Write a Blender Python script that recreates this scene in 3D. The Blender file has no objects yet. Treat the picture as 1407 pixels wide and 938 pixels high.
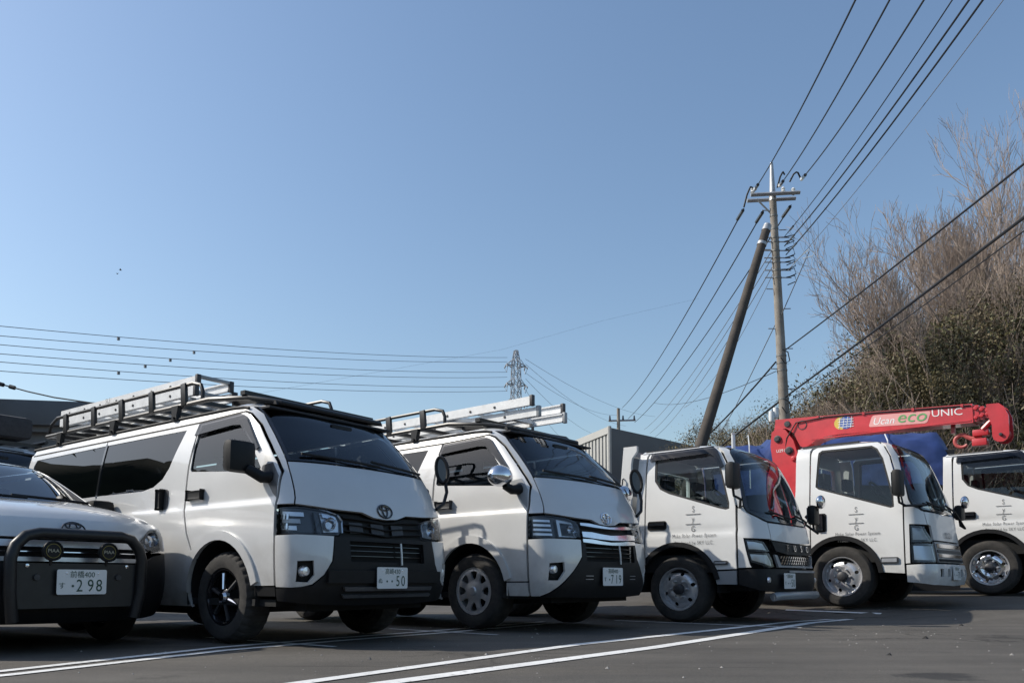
import bpy, bmesh, math, random
from mathutils import Vector, Matrix, geometry
R = math.radians
sc = bpy.context.scene
COL = sc.collection
rnd = random.Random(7)

# ------------------------------------------------------------------ camera, world, sun
cam = bpy.data.objects.new('camera', bpy.data.cameras.new('camera'))
COL.objects.link(cam)
cam.location = (0, 0, .48)
cam.rotation_euler = (math.pi / 2 + .08, 0, 0)
cam.data.sensor_width = 36
cam.data.lens = 1100 / 1407 * 36
cam.data.shift_y = (797 - 1100 * math.tan(.08) - 469) / 1407
cam.data.clip_start = .05
cam.data.clip_end = 4000
sc.camera = cam
SUN_EL = R(39)
SUN_TO = Vector((-.785, .057, 0)).normalized()           # horizontal direction towards the sun
world = bpy.data.worlds.new('World'); sc.world = world; world.use_nodes = True
wn = world.node_tree.nodes; wl = world.node_tree.links
sky = wn.new('ShaderNodeTexSky'); sky.sky_type = 'NISHITA'; sky.sun_disc = False
sky.sun_elevation = SUN_EL; sky.sun_rotation = math.atan2(SUN_TO.x, SUN_TO.y)
sky.air_density = 1.4; sky.dust_density = 1.6; sky.ozone_density = 3.5; sky.altitude = 150
wl.new(sky.outputs[0], wn['Background'].inputs[0])
wn['Background'].inputs[1].default_value = .133
sun = bpy.data.objects.new('sun', bpy.data.lights.new('sun', 'SUN')); COL.objects.link(sun)
sun.data.energy = 3.9; sun.data.angle = R(.53); sun.data.color = (1, .945, .85)
sd = Vector((SUN_TO.x * math.cos(SUN_EL), SUN_TO.y * math.cos(SUN_EL), math.sin(SUN_EL)))
sun.rotation_euler = sd.to_track_quat('Z', 'Y').to_euler()
sc.view_settings.view_transform = 'Standard'; sc.view_settings.look = 'None'
sc.view_settings.exposure = .2; sc.view_settings.gamma = 1

# ------------------------------------------------------------------ materials
def mat(name, col, rough=.5, metal=0, coat=0, var=0, scale=8, bump=0, bscale=60, col2=None, spec=.5, dirt=0, grime=0):
    m = bpy.data.materials.new(name); m.use_nodes = True
    n = m.node_tree.nodes; l = m.node_tree.links; b = n['Principled BSDF']
    b.inputs['Base Color'].default_value = (*col, 1); b.inputs['Roughness'].default_value = rough
    b.inputs['Metallic'].default_value = metal; b.inputs['Coat Weight'].default_value = coat
    b.inputs['Coat Roughness'].default_value = .04; b.inputs['Specular IOR Level'].default_value = spec
    tc = n.new('ShaderNodeTexCoord')
    if var or col2:
        t = n.new('ShaderNodeTexNoise'); t.inputs['Scale'].default_value = scale; t.inputs['Detail'].default_value = 8
        t.inputs['Roughness'].default_value = .65
        l.new(tc.outputs['Object'], t.inputs['Vector'])
        r = n.new('ShaderNodeValToRGB'); c2 = col2 or tuple(c * (1 - var) for c in col)
        r.color_ramp.elements[0].position = .35; r.color_ramp.elements[1].position = .65
        r.color_ramp.elements[0].color = (*c2, 1); r.color_ramp.elements[1].color = (*col, 1)
        l.new(t.outputs['Fac'], r.inputs['Fac']); l.new(r.outputs['Color'], b.inputs['Base Color'])
    if bump:
        t2 = n.new('ShaderNodeTexNoise'); t2.inputs['Scale'].default_value = bscale; t2.inputs['Detail'].default_value = 6
        l.new(tc.outputs['Object'], t2.inputs['Vector'])
        bp = n.new('ShaderNodeBump'); bp.inputs['Strength'].default_value = bump; bp.inputs['Distance'].default_value = .02
        l.new(t2.outputs['Fac'], bp.inputs['Height']); l.new(bp.outputs['Normal'], b.inputs['Normal'])
    if dirt:                                              # road film: rougher, slightly duller patches
        t3 = n.new('ShaderNodeTexNoise'); t3.inputs['Scale'].default_value = 3; t3.inputs['Detail'].default_value = 10
        l.new(tc.outputs['Object'], t3.inputs['Vector'])
        mr = n.new('ShaderNodeMapRange'); mr.inputs['From Min'].default_value = .35; mr.inputs['From Max'].default_value = .75
        mr.inputs['To Min'].default_value = rough; mr.inputs['To Max'].default_value = rough + dirt
        l.new(t3.outputs['Fac'], mr.inputs['Value']); l.new(mr.outputs[0], b.inputs['Roughness'])
    if grime:                                             # splashed road dirt along the sills
        sp = n.new('ShaderNodeSeparateXYZ'); l.new(tc.outputs['Object'], sp.inputs[0])
        m1 = n.new('ShaderNodeMapRange'); m1.inputs['From Min'].default_value = .85; m1.inputs['From Max'].default_value = .28; l.new(sp.outputs['Z'], m1.inputs['Value'])
        t4 = n.new('ShaderNodeTexNoise'); t4.inputs['Scale'].default_value = 5; t4.inputs['Detail'].default_value = 10; t4.inputs['Roughness'].default_value = .7; l.new(tc.outputs['Object'], t4.inputs['Vector'])
        m2 = n.new('ShaderNodeMapRange'); m2.inputs['From Min'].default_value = .38; m2.inputs['From Max'].default_value = .72; m2.inputs['To Max'].default_value = grime; l.new(t4.outputs['Fac'], m2.inputs['Value'])
        mu = n.new('ShaderNodeMath'); mu.operation = 'MULTIPLY'; l.new(m1.outputs[0], mu.inputs[0]); l.new(m2.outputs[0], mu.inputs[1])
        mx = n.new('ShaderNodeMix'); mx.data_type = 'RGBA'; l.new(mu.outputs[0], mx.inputs[0]); mx.inputs[7].default_value = (.20, .17, .13, 1)
        src = b.inputs['Base Color'].links[0].from_socket; l.new(src, mx.inputs[6]); l.new(mx.outputs[2], b.inputs['Base Color'])
    return m
def glass(name, tint, ior=1.5):
    m = bpy.data.materials.new(name); m.use_nodes = True
    n = m.node_tree.nodes; l = m.node_tree.links; n.remove(n['Principled BSDF'])
    f = n.new('ShaderNodeFresnel'); f.inputs['IOR'].default_value = ior
    t = n.new('ShaderNodeBsdfTransparent'); t.inputs['Color'].default_value = (*tint, 1)
    g = n.new('ShaderNodeBsdfGlossy'); g.inputs['Roughness'].default_value = .015; g.inputs['Color'].default_value = (.95, .97, 1, 1)
    x = n.new('ShaderNodeMixShader')
    l.new(f.outputs[0], x.inputs[0]); l.new(t.outputs[0], x.inputs[1]); l.new(g.outputs[0], x.inputs[2])
    l.new(x.outputs[0], n['Material Output'].inputs['Surface'])
    return m
M = dict(
    white=mat('pearl_white_paint', (.64, .635, .62), .30, .12, 1.0, .05, 2.2, dirt=.14, grime=.55),
    white2=mat('white_truck_paint', (.70, .695, .675), .34, 0, .5, .05, 2.2, dirt=.14, grime=.5),
    black=mat('black_plastic', (.011, .011, .012), .55, spec=.3, var=.3, scale=14, bump=.05, bscale=300),
    gloss=mat('gloss_black', (.012, .012, .014), .12, coat=.6),
    rubber=mat('tyre_rubber', (.022, .021, .02), .85, var=.35, scale=10, bump=.15, bscale=120, col2=(.05, .045, .04)),
    seal=mat('rubber_seal', (.012, .012, .013), .7),
    under=mat('underbody_black', (.012, .012, .012), .9, var=.5, scale=5),
    chrome=mat('chrome', (.78, .78, .8), .14, 1, var=.1, scale=12),
    alu=mat('ladder_aluminium', (.88, .88, .87), .38, .12, var=.18, scale=9, bump=.04),
    steel=mat('wheel_silver', (.66, .66, .67), .33, .6, var=.25, scale=7),
    hubgrey=mat('hub_dark', (.06, .06, .065), .5, .3, var=.4, scale=20),
    blackmetal=mat('rack_black_metal', (.02, .02, .021), .42, .2, var=.3, scale=15),
    reflector=mat('lamp_reflector', (.86, .86, .88), .34, .9),
    lampdark=mat('lamp_housing', (.09, .09, .095), .3, .5),
    amber=mat('amber_lens', (.55, .2, .03), .2, coat=.4),
    redlens=mat('red_lens', (.4, .02, .02), .2, coat=.4),
    greypaint=mat('grey_painted_metal', (.30, .31, .32), .4, .1, coat=.2, var=.12, scale=4),
    silverbar=mat('dark_silver_plate', (.16, .16, .165), .35, .6, var=.25, scale=10),
    plate=mat('plate_white', (.78, .78, .76), .4, var=.05),
    plategreen=mat('plate_green_print', (.015, .06, .035), .5),
    print_=mat('door_print_grey', (.17, .17, .17), .6),
    printwhite=mat('print_white', (.82, .82, .8), .5),
    red=mat('crane_red_paint', (.60, .035, .045), .36, coat=.35, var=.22, scale=5, dirt=.2),
    seat=mat('seat_fabric', (.05, .05, .055), .9, var=.3, scale=30),
    dash=mat('dashboard', (.035, .036, .04), .75, var=.2),
    decal_y=mat('decal_yellow', (.62, .46, .08), .5), ringy=mat('lamp_ring_yellow', (.20, .16, .03), .5), ringp=mat('lamp_print', (.42, .40, .30), .5), decal_b=mat('decal_blue', (.04, .10, .35), .5),
    decal_g=mat('decal_green', (.12, .38, .13), .5), decal_p=mat('decal_pink', (.75, .35, .33), .5),
    deck=mat('bed_deck_grey', (.16, .16, .16), .7, var=.3, scale=6),
    glass=glass('clear_glass', (.60, .68, .68)), darkglass=glass('privacy_glass', (.05, .055, .06)),
    shield=glass('windscreen_glass', (.50, .58, .60), 1.62), visor=glass('smoked_visor', (.16, .16, .17)),
    lens=glass('lamp_lens', (.88, .9, .92)),
)

# ------------------------------------------------------------------ helpers
def link(o, parent=None):
    COL.objects.link(o)
    if parent is not None: o.parent = parent
    return o
def tag(o, label=None, cat=None, group=None, kind=None):
    if label: o['label'] = label
    if cat: o['category'] = cat
    if group: o['group'] = group
    if kind: o['kind'] = kind
    return o
def empty(name, loc, rz=0, label=None, cat=None, group=None, scale=None):
    o = bpy.data.objects.new(name, None); link(o); o.location = loc; o.rotation_euler = (0, 0, rz); o.empty_display_size = .2
    if scale: o.scale = scale
    return tag(o, label, cat, group)
def kids(o): return [c for c in bpy.data.objects if c.parent is o]
def copy_tree(o, parent=None):
    c = o.copy(); COL.objects.link(c); c.parent = parent
    for ch in kids(o): copy_tree(ch, c)
    return c
class MB:
    def __init__(s): s.v = []; s.f = []
    def add(s, vs, fs):
        b = len(s.v); s.v += [tuple(p) for p in vs]; s.f += [tuple(i + b for i in f) for f in fs]; return s
    def box(s, x0, x1, y0, y1, z0, z1, mtx=None, bev=0):
        if bev:
            bm = bmesh.new(); bmesh.ops.create_cube(bm, size=1)
            for v in bm.verts: v.co = Vector(((x0 + x1) / 2 + v.co.x * (x1 - x0), (y0 + y1) / 2 + v.co.y * (y1 - y0), (z0 + z1) / 2 + v.co.z * (z1 - z0)))
            bmesh.ops.bevel(bm, geom=bm.edges[:], offset=bev, segments=2, affect='EDGES', profile=.6)
            bm.verts.index_update()
            vs = [v.co.copy() for v in bm.verts]; fs = [[v.index for v in f.verts] for f in bm.faces]; bm.free()
        else:
            vs = [Vector((x, y, z)) for z in (z0, z1) for y in (y0, y1) for x in (x0, x1)]
            fs = [(0, 2, 3, 1), (4, 5, 7, 6), (0, 1, 5, 4), (2, 6, 7, 3), (0, 4, 6, 2), (1, 3, 7, 5)]
        if mtx: vs = [mtx @ v for v in vs]
        return s.add(vs, fs)
    def tube(s, pts, r, n=8, r2=None, cap=True):
        P = [Vector(p) for p in pts]; N = len(P); b = len(s.v); up = None
        for i, p in enumerate(P):
            d = (P[min(i + 1, N - 1)] - P[max(i - 1, 0)]).normalized()
            if up is None:
                up = Vector((0, 0, 1)) if abs(d.z) < .9 else Vector((1, 0, 0))
            a = d.cross(up).normalized(); up = a.cross(d).normalized()
            rr = r if r2 is None else r + (r2 - r) * i / max(N - 1, 1)
            for k in range(n):
                t = 2 * math.pi * k / n
                s.v.append(tuple(p + (a * math.cos(t) + up * math.sin(t)) * rr))
        for i in range(N - 1):
            for k in range(n):
                s.f.append((b + i * n + k, b + i * n + (k + 1) % n, b + (i + 1) * n + (k + 1) % n, b + (i + 1) * n + k))
        if cap: s.f.append(tuple(b + k for k in range(n))[::-1]); s.f.append(tuple(b + (N - 1) * n + k for k in range(n)))
        return s
    def prism(s, poly, h0, h1, plane='xz'):
        n = len(poly)
        def P(a, b, h): return {'xz': (a, h, b), 'xy': (a, b, h), 'yz': (h, a, b)}[plane]
        vs = [P(a, b, h0) for a, b in poly] + [P(a, b, h1) for a, b in poly]
        fs = [tuple(range(n)), tuple(range(2 * n - 1, n - 1, -1))] + [(i, i + n, (i + 1) % n + n, (i + 1) % n) for i in range(n)]
        return s.add(vs, fs)
    def lathe(s, prof, axis, c, n=32, arc=(0, 2 * math.pi), mod=None):
        # prof: (r, h) pairs; axis 'y' -> h along y ; 'z' -> along z
        full = abs(arc[1] - arc[0] - 2 * math.pi) < 1e-6; m = n if full else n + 1; b = len(s.v)
        for k in range(m):
            t = arc[0] + (arc[1] - arc[0]) * k / n
            for j, (r, h) in enumerate(prof):
                if mod: r = r + mod(k, j)
                if axis == 'y': s.v.append((c[0] + r * math.cos(t), c[1] + h, c[2] + r * math.sin(t)))
                elif axis == 'x': s.v.append((c[0] + h, c[1] + r * math.cos(t), c[2] + r * math.sin(t)))
                else: s.v.append((c[0] + r * math.cos(t), c[1] + r * math.sin(t), c[2] + h))
        q = len(prof)
        for k in range(n):
            k2 = (k + 1) % m
            for j in range(q - 1): s.f.append((b + k * q + j, b + k * q + j + 1, b + k2 * q + j + 1, b + k2 * q + j))
        return s
    def mesh(s, name, m=None, smooth=40):
        me = bpy.data.meshes.new(name); me.from_pydata(s.v, [], s.f)
        bm = bmesh.new(); bm.from_mesh(me); bmesh.ops.recalc_face_normals(bm, faces=bm.faces[:]); bm.to_mesh(me); bm.free()
        if m: me.materials.append(m)
        if smooth:
            me.shade_smooth(); me.set_sharp_from_angle(angle=R(smooth))
        me.update(); return me
    def build(s, name, m, parent=None, smooth=40):
        return link(bpy.data.objects.new(name, s.mesh(name, m, smooth)), parent)

def pip(x, y, loop):
    c = False; n = len(loop); j = n - 1
    for i in range(n):
        xi, yi = loop[i]; xj, yj = loop[j]
        if (yi > y) != (yj > y) and x < (xj - xi) * (y - yi) / (yj - yi) + xi: c = not c
        j = i
    return c
def fill2d(loops, gx, gy, rows=()):
    """Delaunay fill of nested loops (even-odd) with an inner grid; returns verts, tris, boundary edges."""
    vs = []; es = []
    for L in loops:
        b = len(vs); vs += [Vector(p) for p in L]; es += [(b + i, b + (i + 1) % len(L)) for i in range(len(L))]
    x0 = min(v.x for v in vs); x1 = max(v.x for v in vs); y0 = min(v.y for v in vs); y1 = max(v.y for v in vs)
    bpts = list(vs); md = min(gx, gy) * .35
    if gx:
        nx = int((x1 - x0) / gx); ny = int((y1 - y0) / gy)
        cells = {}
        Y = [y0 + (j + .5) * gy for j in range(ny + 1)]
        if rows: Y = [y for y in Y if all(abs(y - r) > gy * .5 for r in rows)] + list(rows)
        for p in bpts: cells.setdefault((int(p.x / md), int(p.y / md)), []).append(p)
        for i in range(nx + 1):
            for y in Y:
                x = x0 + (i + .5) * gx
                ins = False
                for L in loops: ins ^= pip(x, y, L)
                if not ins: continue
                cx, cy = int(x / md), int(y / md); near = False
                for a in (-1, 0, 1):
                    for b2 in (-1, 0, 1):
                        for p in cells.get((cx + a, cy + b2), ()):
                            if (p.x - x) ** 2 + (p.y - y) ** 2 < md * md: near = True
                if not near: vs.append(Vector((x, y)))
    ov, oe, of, *_ = geometry.delaunay_2d_cdt(vs, es, [], 0, 1e-6)
    tris = []
    for f in of:
        cx = sum(ov[i].x for i in f) / 3; cy = sum(ov[i].y for i in f) / 3; ins = False
        for L in loops: ins ^= pip(cx, cy, L)
        if ins: tris.append(tuple(f))
    cnt = {}
    for f in tris:
        for i in range(3):
            a, b = f[i], f[(i + 1) % 3]; cnt.setdefault((min(a, b), max(a, b)), []).append((a, b))
    be = [v[0] for v in cnt.values() if len(v) == 1]
    return ov, tris, be
def inset(L, d):
    n = len(L); A = sum(L[i][0] * L[(i + 1) % n][1] - L[(i + 1) % n][0] * L[i][1] for i in range(n))
    sg = 1 if A > 0 else -1; out = []
    for i in range(n):
        p, q, r_ = L[i - 1], L[i], L[(i + 1) % n]
        e1 = Vector((q[0] - p[0], q[1] - p[1])); e2 = Vector((r_[0] - q[0], r_[1] - q[1]))
        if e1.length < 1e-9 or e2.length < 1e-9: out.append(q); continue
        e1.normalize(); e2.normalize()
        nn = Vector((-(e1.y + e2.y), e1.x + e2.x))
        if nn.length < 1e-6: out.append(q); continue
        nn.normalize(); k = max(.35, nn.dot(Vector((-e1.y, e1.x))))
        out.append((q[0] + sg * nn.x * d / k, q[1] + sg * nn.y * d / k))
    return out
def solid_map(name, ov, tris, be, fn, thick, m, parent, smooth=35):
    """map 2D verts through fn(x,y)->(pos,normal); skirt goes inwards by thick."""
    top = [fn(p.x, p.y) for p in ov]; mb = MB()
    mb.v = [tuple(p) for p, n in top]; mb.f = [tuple(t) for t in tris]
    if thick:
        used = sorted({i for e in be for i in e}); ix = {}
        for i in used: ix[i] = len(mb.v); mb.v.append(tuple(top[i][0] - top[i][1] * thick))
        for a, b in be: mb.f.append((b, a, ix[a], ix[b]))
    me = bpy.data.meshes.new(name); me.from_pydata(mb.v, [], mb.f); me.materials.append(m)
    me.shade_smooth(); me.set_sharp_from_angle(angle=R(smooth)); me.update()
    return link(bpy.data.objects.new(name, me), parent)
def interp(T):
    xs = [t[0] for t in T]; ys = [t[1] for t in T]; n = len(xs)
    d = [(ys[i + 1] - ys[i]) / (xs[i + 1] - xs[i]) for i in range(n - 1)]
    mm = [d[0]] + [0 if d[i - 1] * d[i] <= 0 else 2 * d[i - 1] * d[i] / (d[i - 1] + d[i]) for i in range(1, n - 1)] + [d[-1]]
    def f(x):
        if x <= xs[0]: return ys[0]
        if x >= xs[-1]: return ys[-1]
        i = 0
        while x > xs[i + 1]: i += 1
        h = xs[i + 1] - xs[i]; t = (x - xs[i]) / h
        return ys[i] * (2 * t ** 3 - 3 * t * t + 1) + mm[i] * h * (t ** 3 - 2 * t * t + t) + ys[i + 1] * (-2 * t ** 3 + 3 * t * t) + mm[i + 1] * h * (t ** 3 - t * t)
    return f
class Shell:
    """Vehicle skin: at each height a rounded plan outline. Domain (d, z): d = |v| + (F - u), negative on the right-hand side."""
    def __init__(s, F, w, a, n=3.):
        s.F = interp(F); s.w = interp(w); s.a = interp(a) if isinstance(a, list) else (lambda z: a); s.n = n
    def S(s, u, z):                                        # point on the right flank -> d (positive; caller mirrors)
        F, w, a = s.F(z), s.w(z), s.a(z); t = (u - F + a) / a
        y = w if t <= 0 else w * max(0, 1 - min(t, 1) ** s.n) ** (1 / s.n)
        return y + F - u
    def Fv(s, v, z):
        F, w, a = s.F(z), s.w(z), s.a(z); k = min(abs(v) / w, 1)
        u = F - a + a * max(0, 1 - k ** s.n) ** (1 / s.n)
        return (abs(v) + F - u) * (1 if v > 0 else -1)
    def pt(s, d, z):
        F, w, a = s.F(z), s.w(z), s.a(z); D = abs(d); sg = 1 if d > 0 else -1
        if D >= w + a: return Vector((F + w - D, sg * w, z))
        lo, hi = 0., math.pi / 2
        for _ in range(26):
            p = (lo + hi) / 2; y = w * math.cos(p) ** (2 / s.n); x = a - a * math.sin(p) ** (2 / s.n)
            if y + x > D: lo = p
            else: hi = p
        p = (lo + hi) / 2
        return Vector((F - a + a * math.sin(p) ** (2 / s.n), sg * w * math.cos(p) ** (2 / s.n), z))
    def pn(s, d, z, off=0):
        e = .012; p = s.pt(d, z)
        nrm = (s.pt(d + e, z) - s.pt(d - e, z)).cross(s.pt(d, z + e) - s.pt(d, z - e)).normalized()
        return p + nrm * off, nrm
    def loop(s, L, step=.045):
        """L: ('s',u,z) on the right flank, ('f',v,z) on the front; returns dense (d,z) loop on the right (negative d)."""
        out = []; n = len(L)
        for i in range(n):
            A, B = L[i], L[(i + 1) % n]
            k = max(1, int(math.hypot(B[1] - A[1], B[2] - A[2]) / step)) if A[0] == B[0] else None
            if k is None:
                a = s.cv(A); b = s.cv(B); k = max(1, int(math.hypot(b[0] - a[0], b[1] - a[1]) / step))
                out += [(a[0] + (b[0] - a[0]) * j / k, a[1] + (b[1] - a[1]) * j / k) for j in range(k)]
            else:
                out += [s.cv((A[0], A[1] + (B[1] - A[1]) * j / k, A[2] + (B[2] - A[2]) * j / k)) for j in range(k)]
        return out
    def cv(s, A):
        if A[0] in 'tT':                                   # fraction of the corner length, right / left
            u = s.F(A[2]) - s.a(A[2]) * (1 - A[1]); return ((-1 if A[0] == 't' else 1) * s.S(u, A[2]), A[2])
        if A[0] == 's': return (-s.S(A[1], A[2]), A[2])
        if A[0] == 'l': return (s.S(A[1], A[2]), A[2])     # left flank
        return (s.Fv(A[1], A[2]), A[2])
    def panel(s, name, L, m, parent, off=0, thick=.025, holes=(), gx=.07, gy=.035, gap=.004, mirror=False, wide=0):
        loops = [inset(s.loop(L), gap)] + [inset(s.loop(h), -wide) for h in holes]
        if mirror: loops = [[(-x, y) for x, y in Q][::-1] for Q in loops]
        ov, tr, be = fill2d(loops, gx, gy, getattr(s, 'rows', ()))
        return solid_map(name, ov, tr, be, lambda x, y: s.pn(x, y, off), thick, m, parent)
    def both(s, name, L, m, parent, **k):
        return s.panel(name, L, m, parent, **k), s.panel(name, L, m, parent, mirror=True, **k)

FONT = None
def text_mb(txt, size, ext=.0, align='CENTER', sp=1.0, wx=1.0):
    c = bpy.data.curves.new('t', 'FONT'); c.body = txt; c.size = size; c.align_x = align; c.align_y = 'CENTER'; c.space_character = sp
    c.extrude = ext; c.resolution_u = 3
    o = bpy.data.objects.new('t', c); COL.objects.link(o)
    dg = bpy.context.evaluated_depsgraph_get(); me = bpy.data.meshes.new_from_object(o.evaluated_get(dg))
    mb = MB(); mb.v = [(v.co.x * wx, v.co.y, v.co.z) for v in me.vertices]; mb.f = [tuple(p.vertices) for p in me.polygons]
    bpy.data.objects.remove(o); bpy.data.curves.remove(c); bpy.data.meshes.remove(me)
    return mb
def text_on(name, txt, size, m, parent, fn, **k):
    """text whose flat (x,y,h) is mapped by fn to 3D"""
    mb = text_mb(txt, size, **k); mb.v = [tuple(fn(*p)) for p in mb.v]
    return mb.build(name, m, parent, smooth=0)
def circle(cx, cy, r, n=24, ry=None, rot=0):
    ry = ry or r
    return [(cx + r * math.cos(2 * math.pi * i / n + rot), cy + ry * math.sin(2 * math.pi * i / n + rot)) for i in range(n)]
def rrect(x0, x1, y0, y1, r, n=4):
    out = []
    for cx, cy, a0 in ((x1 - r, y1 - r, 0), (x0 + r, y1 - r, 90), (x0 + r, y0 + r, 180), (x1 - r, y0 + r, 270)):
        out += [(cx + r * math.cos(R(a0 + 90 * i / n)), cy + r * math.sin(R(a0 + 90 * i / n))) for i in range(n + 1)]
    return out
# ------------------------------------------------------------------ wheels
def disc(name, R0, holes, prof, m, parent, c, side, gx=.03, thick=.006):
    """wheel face: circle with holes, height by radius from prof; centre c, outer side -1 = right-hand flank"""
    ov, tr, be = fill2d([circle(0, 0, R0, 40)] + holes, gx, gx); h = interp(prof)
    def fn(x, y):
        r = math.hypot(x, y); return Vector((c[0] + x, c[1] + side * h(r), c[2] + y)), Vector((0, side, 0))
    o = solid_map(name, ov, tr, be, fn, thick, m, parent, 30)
    if side < 0:
        bm = bmesh.new(); bm.from_mesh(o.data); bmesh.ops.recalc_face_normals(bm, faces=bm.faces[:]); bm.to_mesh(o.data); bm.free()
    return o
def tyre(parent, c, side, r, width, rim, knobby):
    w = width; s = side
    prof = [(rim, -.02), (rim + .012, .012), (rim + .03, .016), ((r + rim) / 2, .024), (r - .035, .016), (r - .014, -.006), (r - .003, -.03), (r, -.06), (r, -w / 2), (r, -w + .06),
            (r - .014, -w + .004), ((r + rim) / 2, -w - .02), (rim, -w)]
    if knobby:
        def mod(k, j): return (.004 if (k + (j > 7) * 3) % 6 < 4 else -.007) if j in (5, 6, 7, 8, 9) else (.003 if j in (4, 10) and k % 6 < 3 else 0)
    else:
        def mod(k, j): return -.004 if j in (7, 9) and k % 3 == 0 else 0
    return MB().lathe([(a, s * b) for a, b in prof], 'y', c, 180 if knobby else 48, mod=mod).build('wheel', M['rubber'], parent, 30)
def wheel(parent, u, v, z, r, width, rim, kind):
    """v is the outer tyre plane; kind: alloy, cap, truck, bright, plain"""
    s = 1 if v > 0 else -1; c = (u, v, z); t = tyre(parent, c, s, r, width, rim, kind == 'alloy')
    bar = MB().lathe([(rim + .006, s * -.004), (rim + .004, s * .006), (rim - .008, s * .004), (rim - .016, s * -.02), (rim - .03, s * -.07), (rim - .03, s * -width)], 'y', c, 40)
    bar.build('rim_barrel', M['gloss'] if kind == 'alloy' else M['steel'], t, 30)
    MB().lathe([(rim - .02, s * -.11), (.001, s * -.11)], 'y', c, 24).build('brake_backing', M['under'], t)
    if kind == 'alloy':
        hs = []
        for k in range(6):
            a = k * math.pi / 3 + .2
            hs.append([(rr * math.cos(a + da), rr * math.sin(a + da)) for rr, da in ((.065, -.28), (.12, -.34), (rim - .022, -.38), (rim - .022, -.13), (rim - .022, .13), (rim - .022, .38), (.12, .34), (.065, .28))])
        disc('rim', rim - .006, hs, [(0, .0), (.05, .0), (.08, -.03), (.14, -.035), (rim, -.012)], M['gloss'], t, c, s)
        for k in range(6):
            a = k * math.pi / 3 + .2 + math.pi / 6
            MB().tube([(u + .06 * math.cos(a), v - s * .008, z + .06 * math.sin(a)), (u + (rim - .03) * math.cos(a), v - s * .026, z + (rim - .03) * math.sin(a))], .012, 6, .016).build('spoke', M['chrome'] if k % 2 else M['hubgrey'], t)
        MB().lathe([(.001, s * .022), (.03, s * .02), (.042, s * .0)], 'y', c, 20).build('hub_cap', M['chrome'], t)
    elif kind == 'cap':
        hs = []
        for k in range(8):
            a = k * math.pi / 4; r0, r1 = .10, rim - .035
            hs.append([(rr * math.cos(a + da), rr * math.sin(a + da)) for rr, da in ((r0, 0), (r0 + .025, -.2), (r1, -.24), (r1 + .006, 0), (r1, .24), (r0 + .025, .2))])
        disc('rim', rim - .004, hs, [(0, .012), (.06, .01), (.09, -.004), (rim - .05, .004), (rim, -.004)], M['steel'], t, c, s, thick=.02)
        MB().lathe([(.001, s * .026), (.035, s * .024), (.045, s * .012)], 'y', c, 20).build('hub_cap', M['steel'], t)
    else:
        hs = []; nh = 6 if kind == 'truck' else 8
        for k in range(nh):
            a = 2 * math.pi * k / nh + .3; rr = rim * .72
            hs.append(circle(rr * math.cos(a), rr * math.sin(a), .022 if kind == 'truck' else .026, 10))
        disc('rim', rim - .01, hs, [(0, -.03), (.085, -.03), (.10, -.012), (.15, -.015), (rim - .03, -.05), (rim, -.03)], M['chrome'] if kind == 'bright' else M['steel'], t, c, s)
        MB().lathe([(.001, s * .03), (.045, s * .03), (.058, s * .02), (.06, s * -.03)], 'y', c, 20).build('hub_cap', M['hubgrey'], t)
        for k in range(6):
            a = 2 * math.pi * k / 6
            MB().lathe([(.001, s * .016), (.013, s * .014), (.015, s * -.02)], 'y', (u + .095 * math.cos(a), v, z + .095 * math.sin(a)), 6).build('wheel_nut', M['steel'], t)
    return t

def emblem_toyota(parent, fn, s=1, m=None):
    mb = MB(); m = m or M['gloss']
    for rx, rz, cz in ((.078, .052, 0), (.026, .046, .004), (.05, .018, .026)):
        mb.tube([fn(rx * s * math.cos(t), cz * s + rz * s * math.sin(t), .006) for t in [2 * math.pi * k / 24 for k in range(25)]], .0065 * s, 6, cap=False)
    return mb.build('emblem', m, parent)
def plate(parent, u, v, z, lines, tilt=0):
    """front number plate facing +u; lines = (top text, kana text, number text)"""
    mb = MB(); mb.prism(rrect(v - .165, v + .165, z - .0825, z + .0825, .012), u, u + .004, 'yz')
    p = mb.build('number_plate', M['plate'], parent)
    def f(x, y, h): return (u + .0055, v + x, z + y)
    text_on('plate_region', lines[0], .05, M['plategreen'], p, lambda x, y, h: f(x, y + .047, h), wx=.95)
    text_on('plate_kana', lines[1], .046, M['plategreen'], p, lambda x, y, h: f(x - .132, y - .026, h))
    for ch, cx in zip(lines[2], (-.072, -.018, .056, .114)):
        if ch == '.': MB().lathe([(.001, .001), (.008, .001), (.008, 0)], 'x', f(cx + .01, -.026, 0), 10).build('plate_dot', M['plategreen'], p)
        else: text_on('plate_digit', ch, .116, M['plategreen'], p, lambda x, y, h: f(x + cx, y - .028, h), wx=.80)
    b = MB()
    for s in (-1, 1): b.lathe([(.001, .004), (.006, .003), (.007, 0)], 'x', (u + .004, v + s * .105, z + .058), 8)
    b.build('plate_bolt', M['chrome'], p)
    return p
def seats(parent, us, v0, z0, h=.62):
    for u in us:
        for s in (-1, 1):
            m = MB(); m.box(u - .25, u + .25, s * v0 - .23, s * v0 + .23, z0 - .1, z0 + .06, bev=.04)
            m.box(u - .3, u - .16, s * v0 - .22, s * v0 + .22, z0, z0 + h, bev=.05); m.box(u - .28, u - .19, s * v0 - .12, s * v0 + .12, z0 + h + .03, z0 + h + .2, bev=.03)
            m.build('seat', M['seat'], parent)
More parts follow.
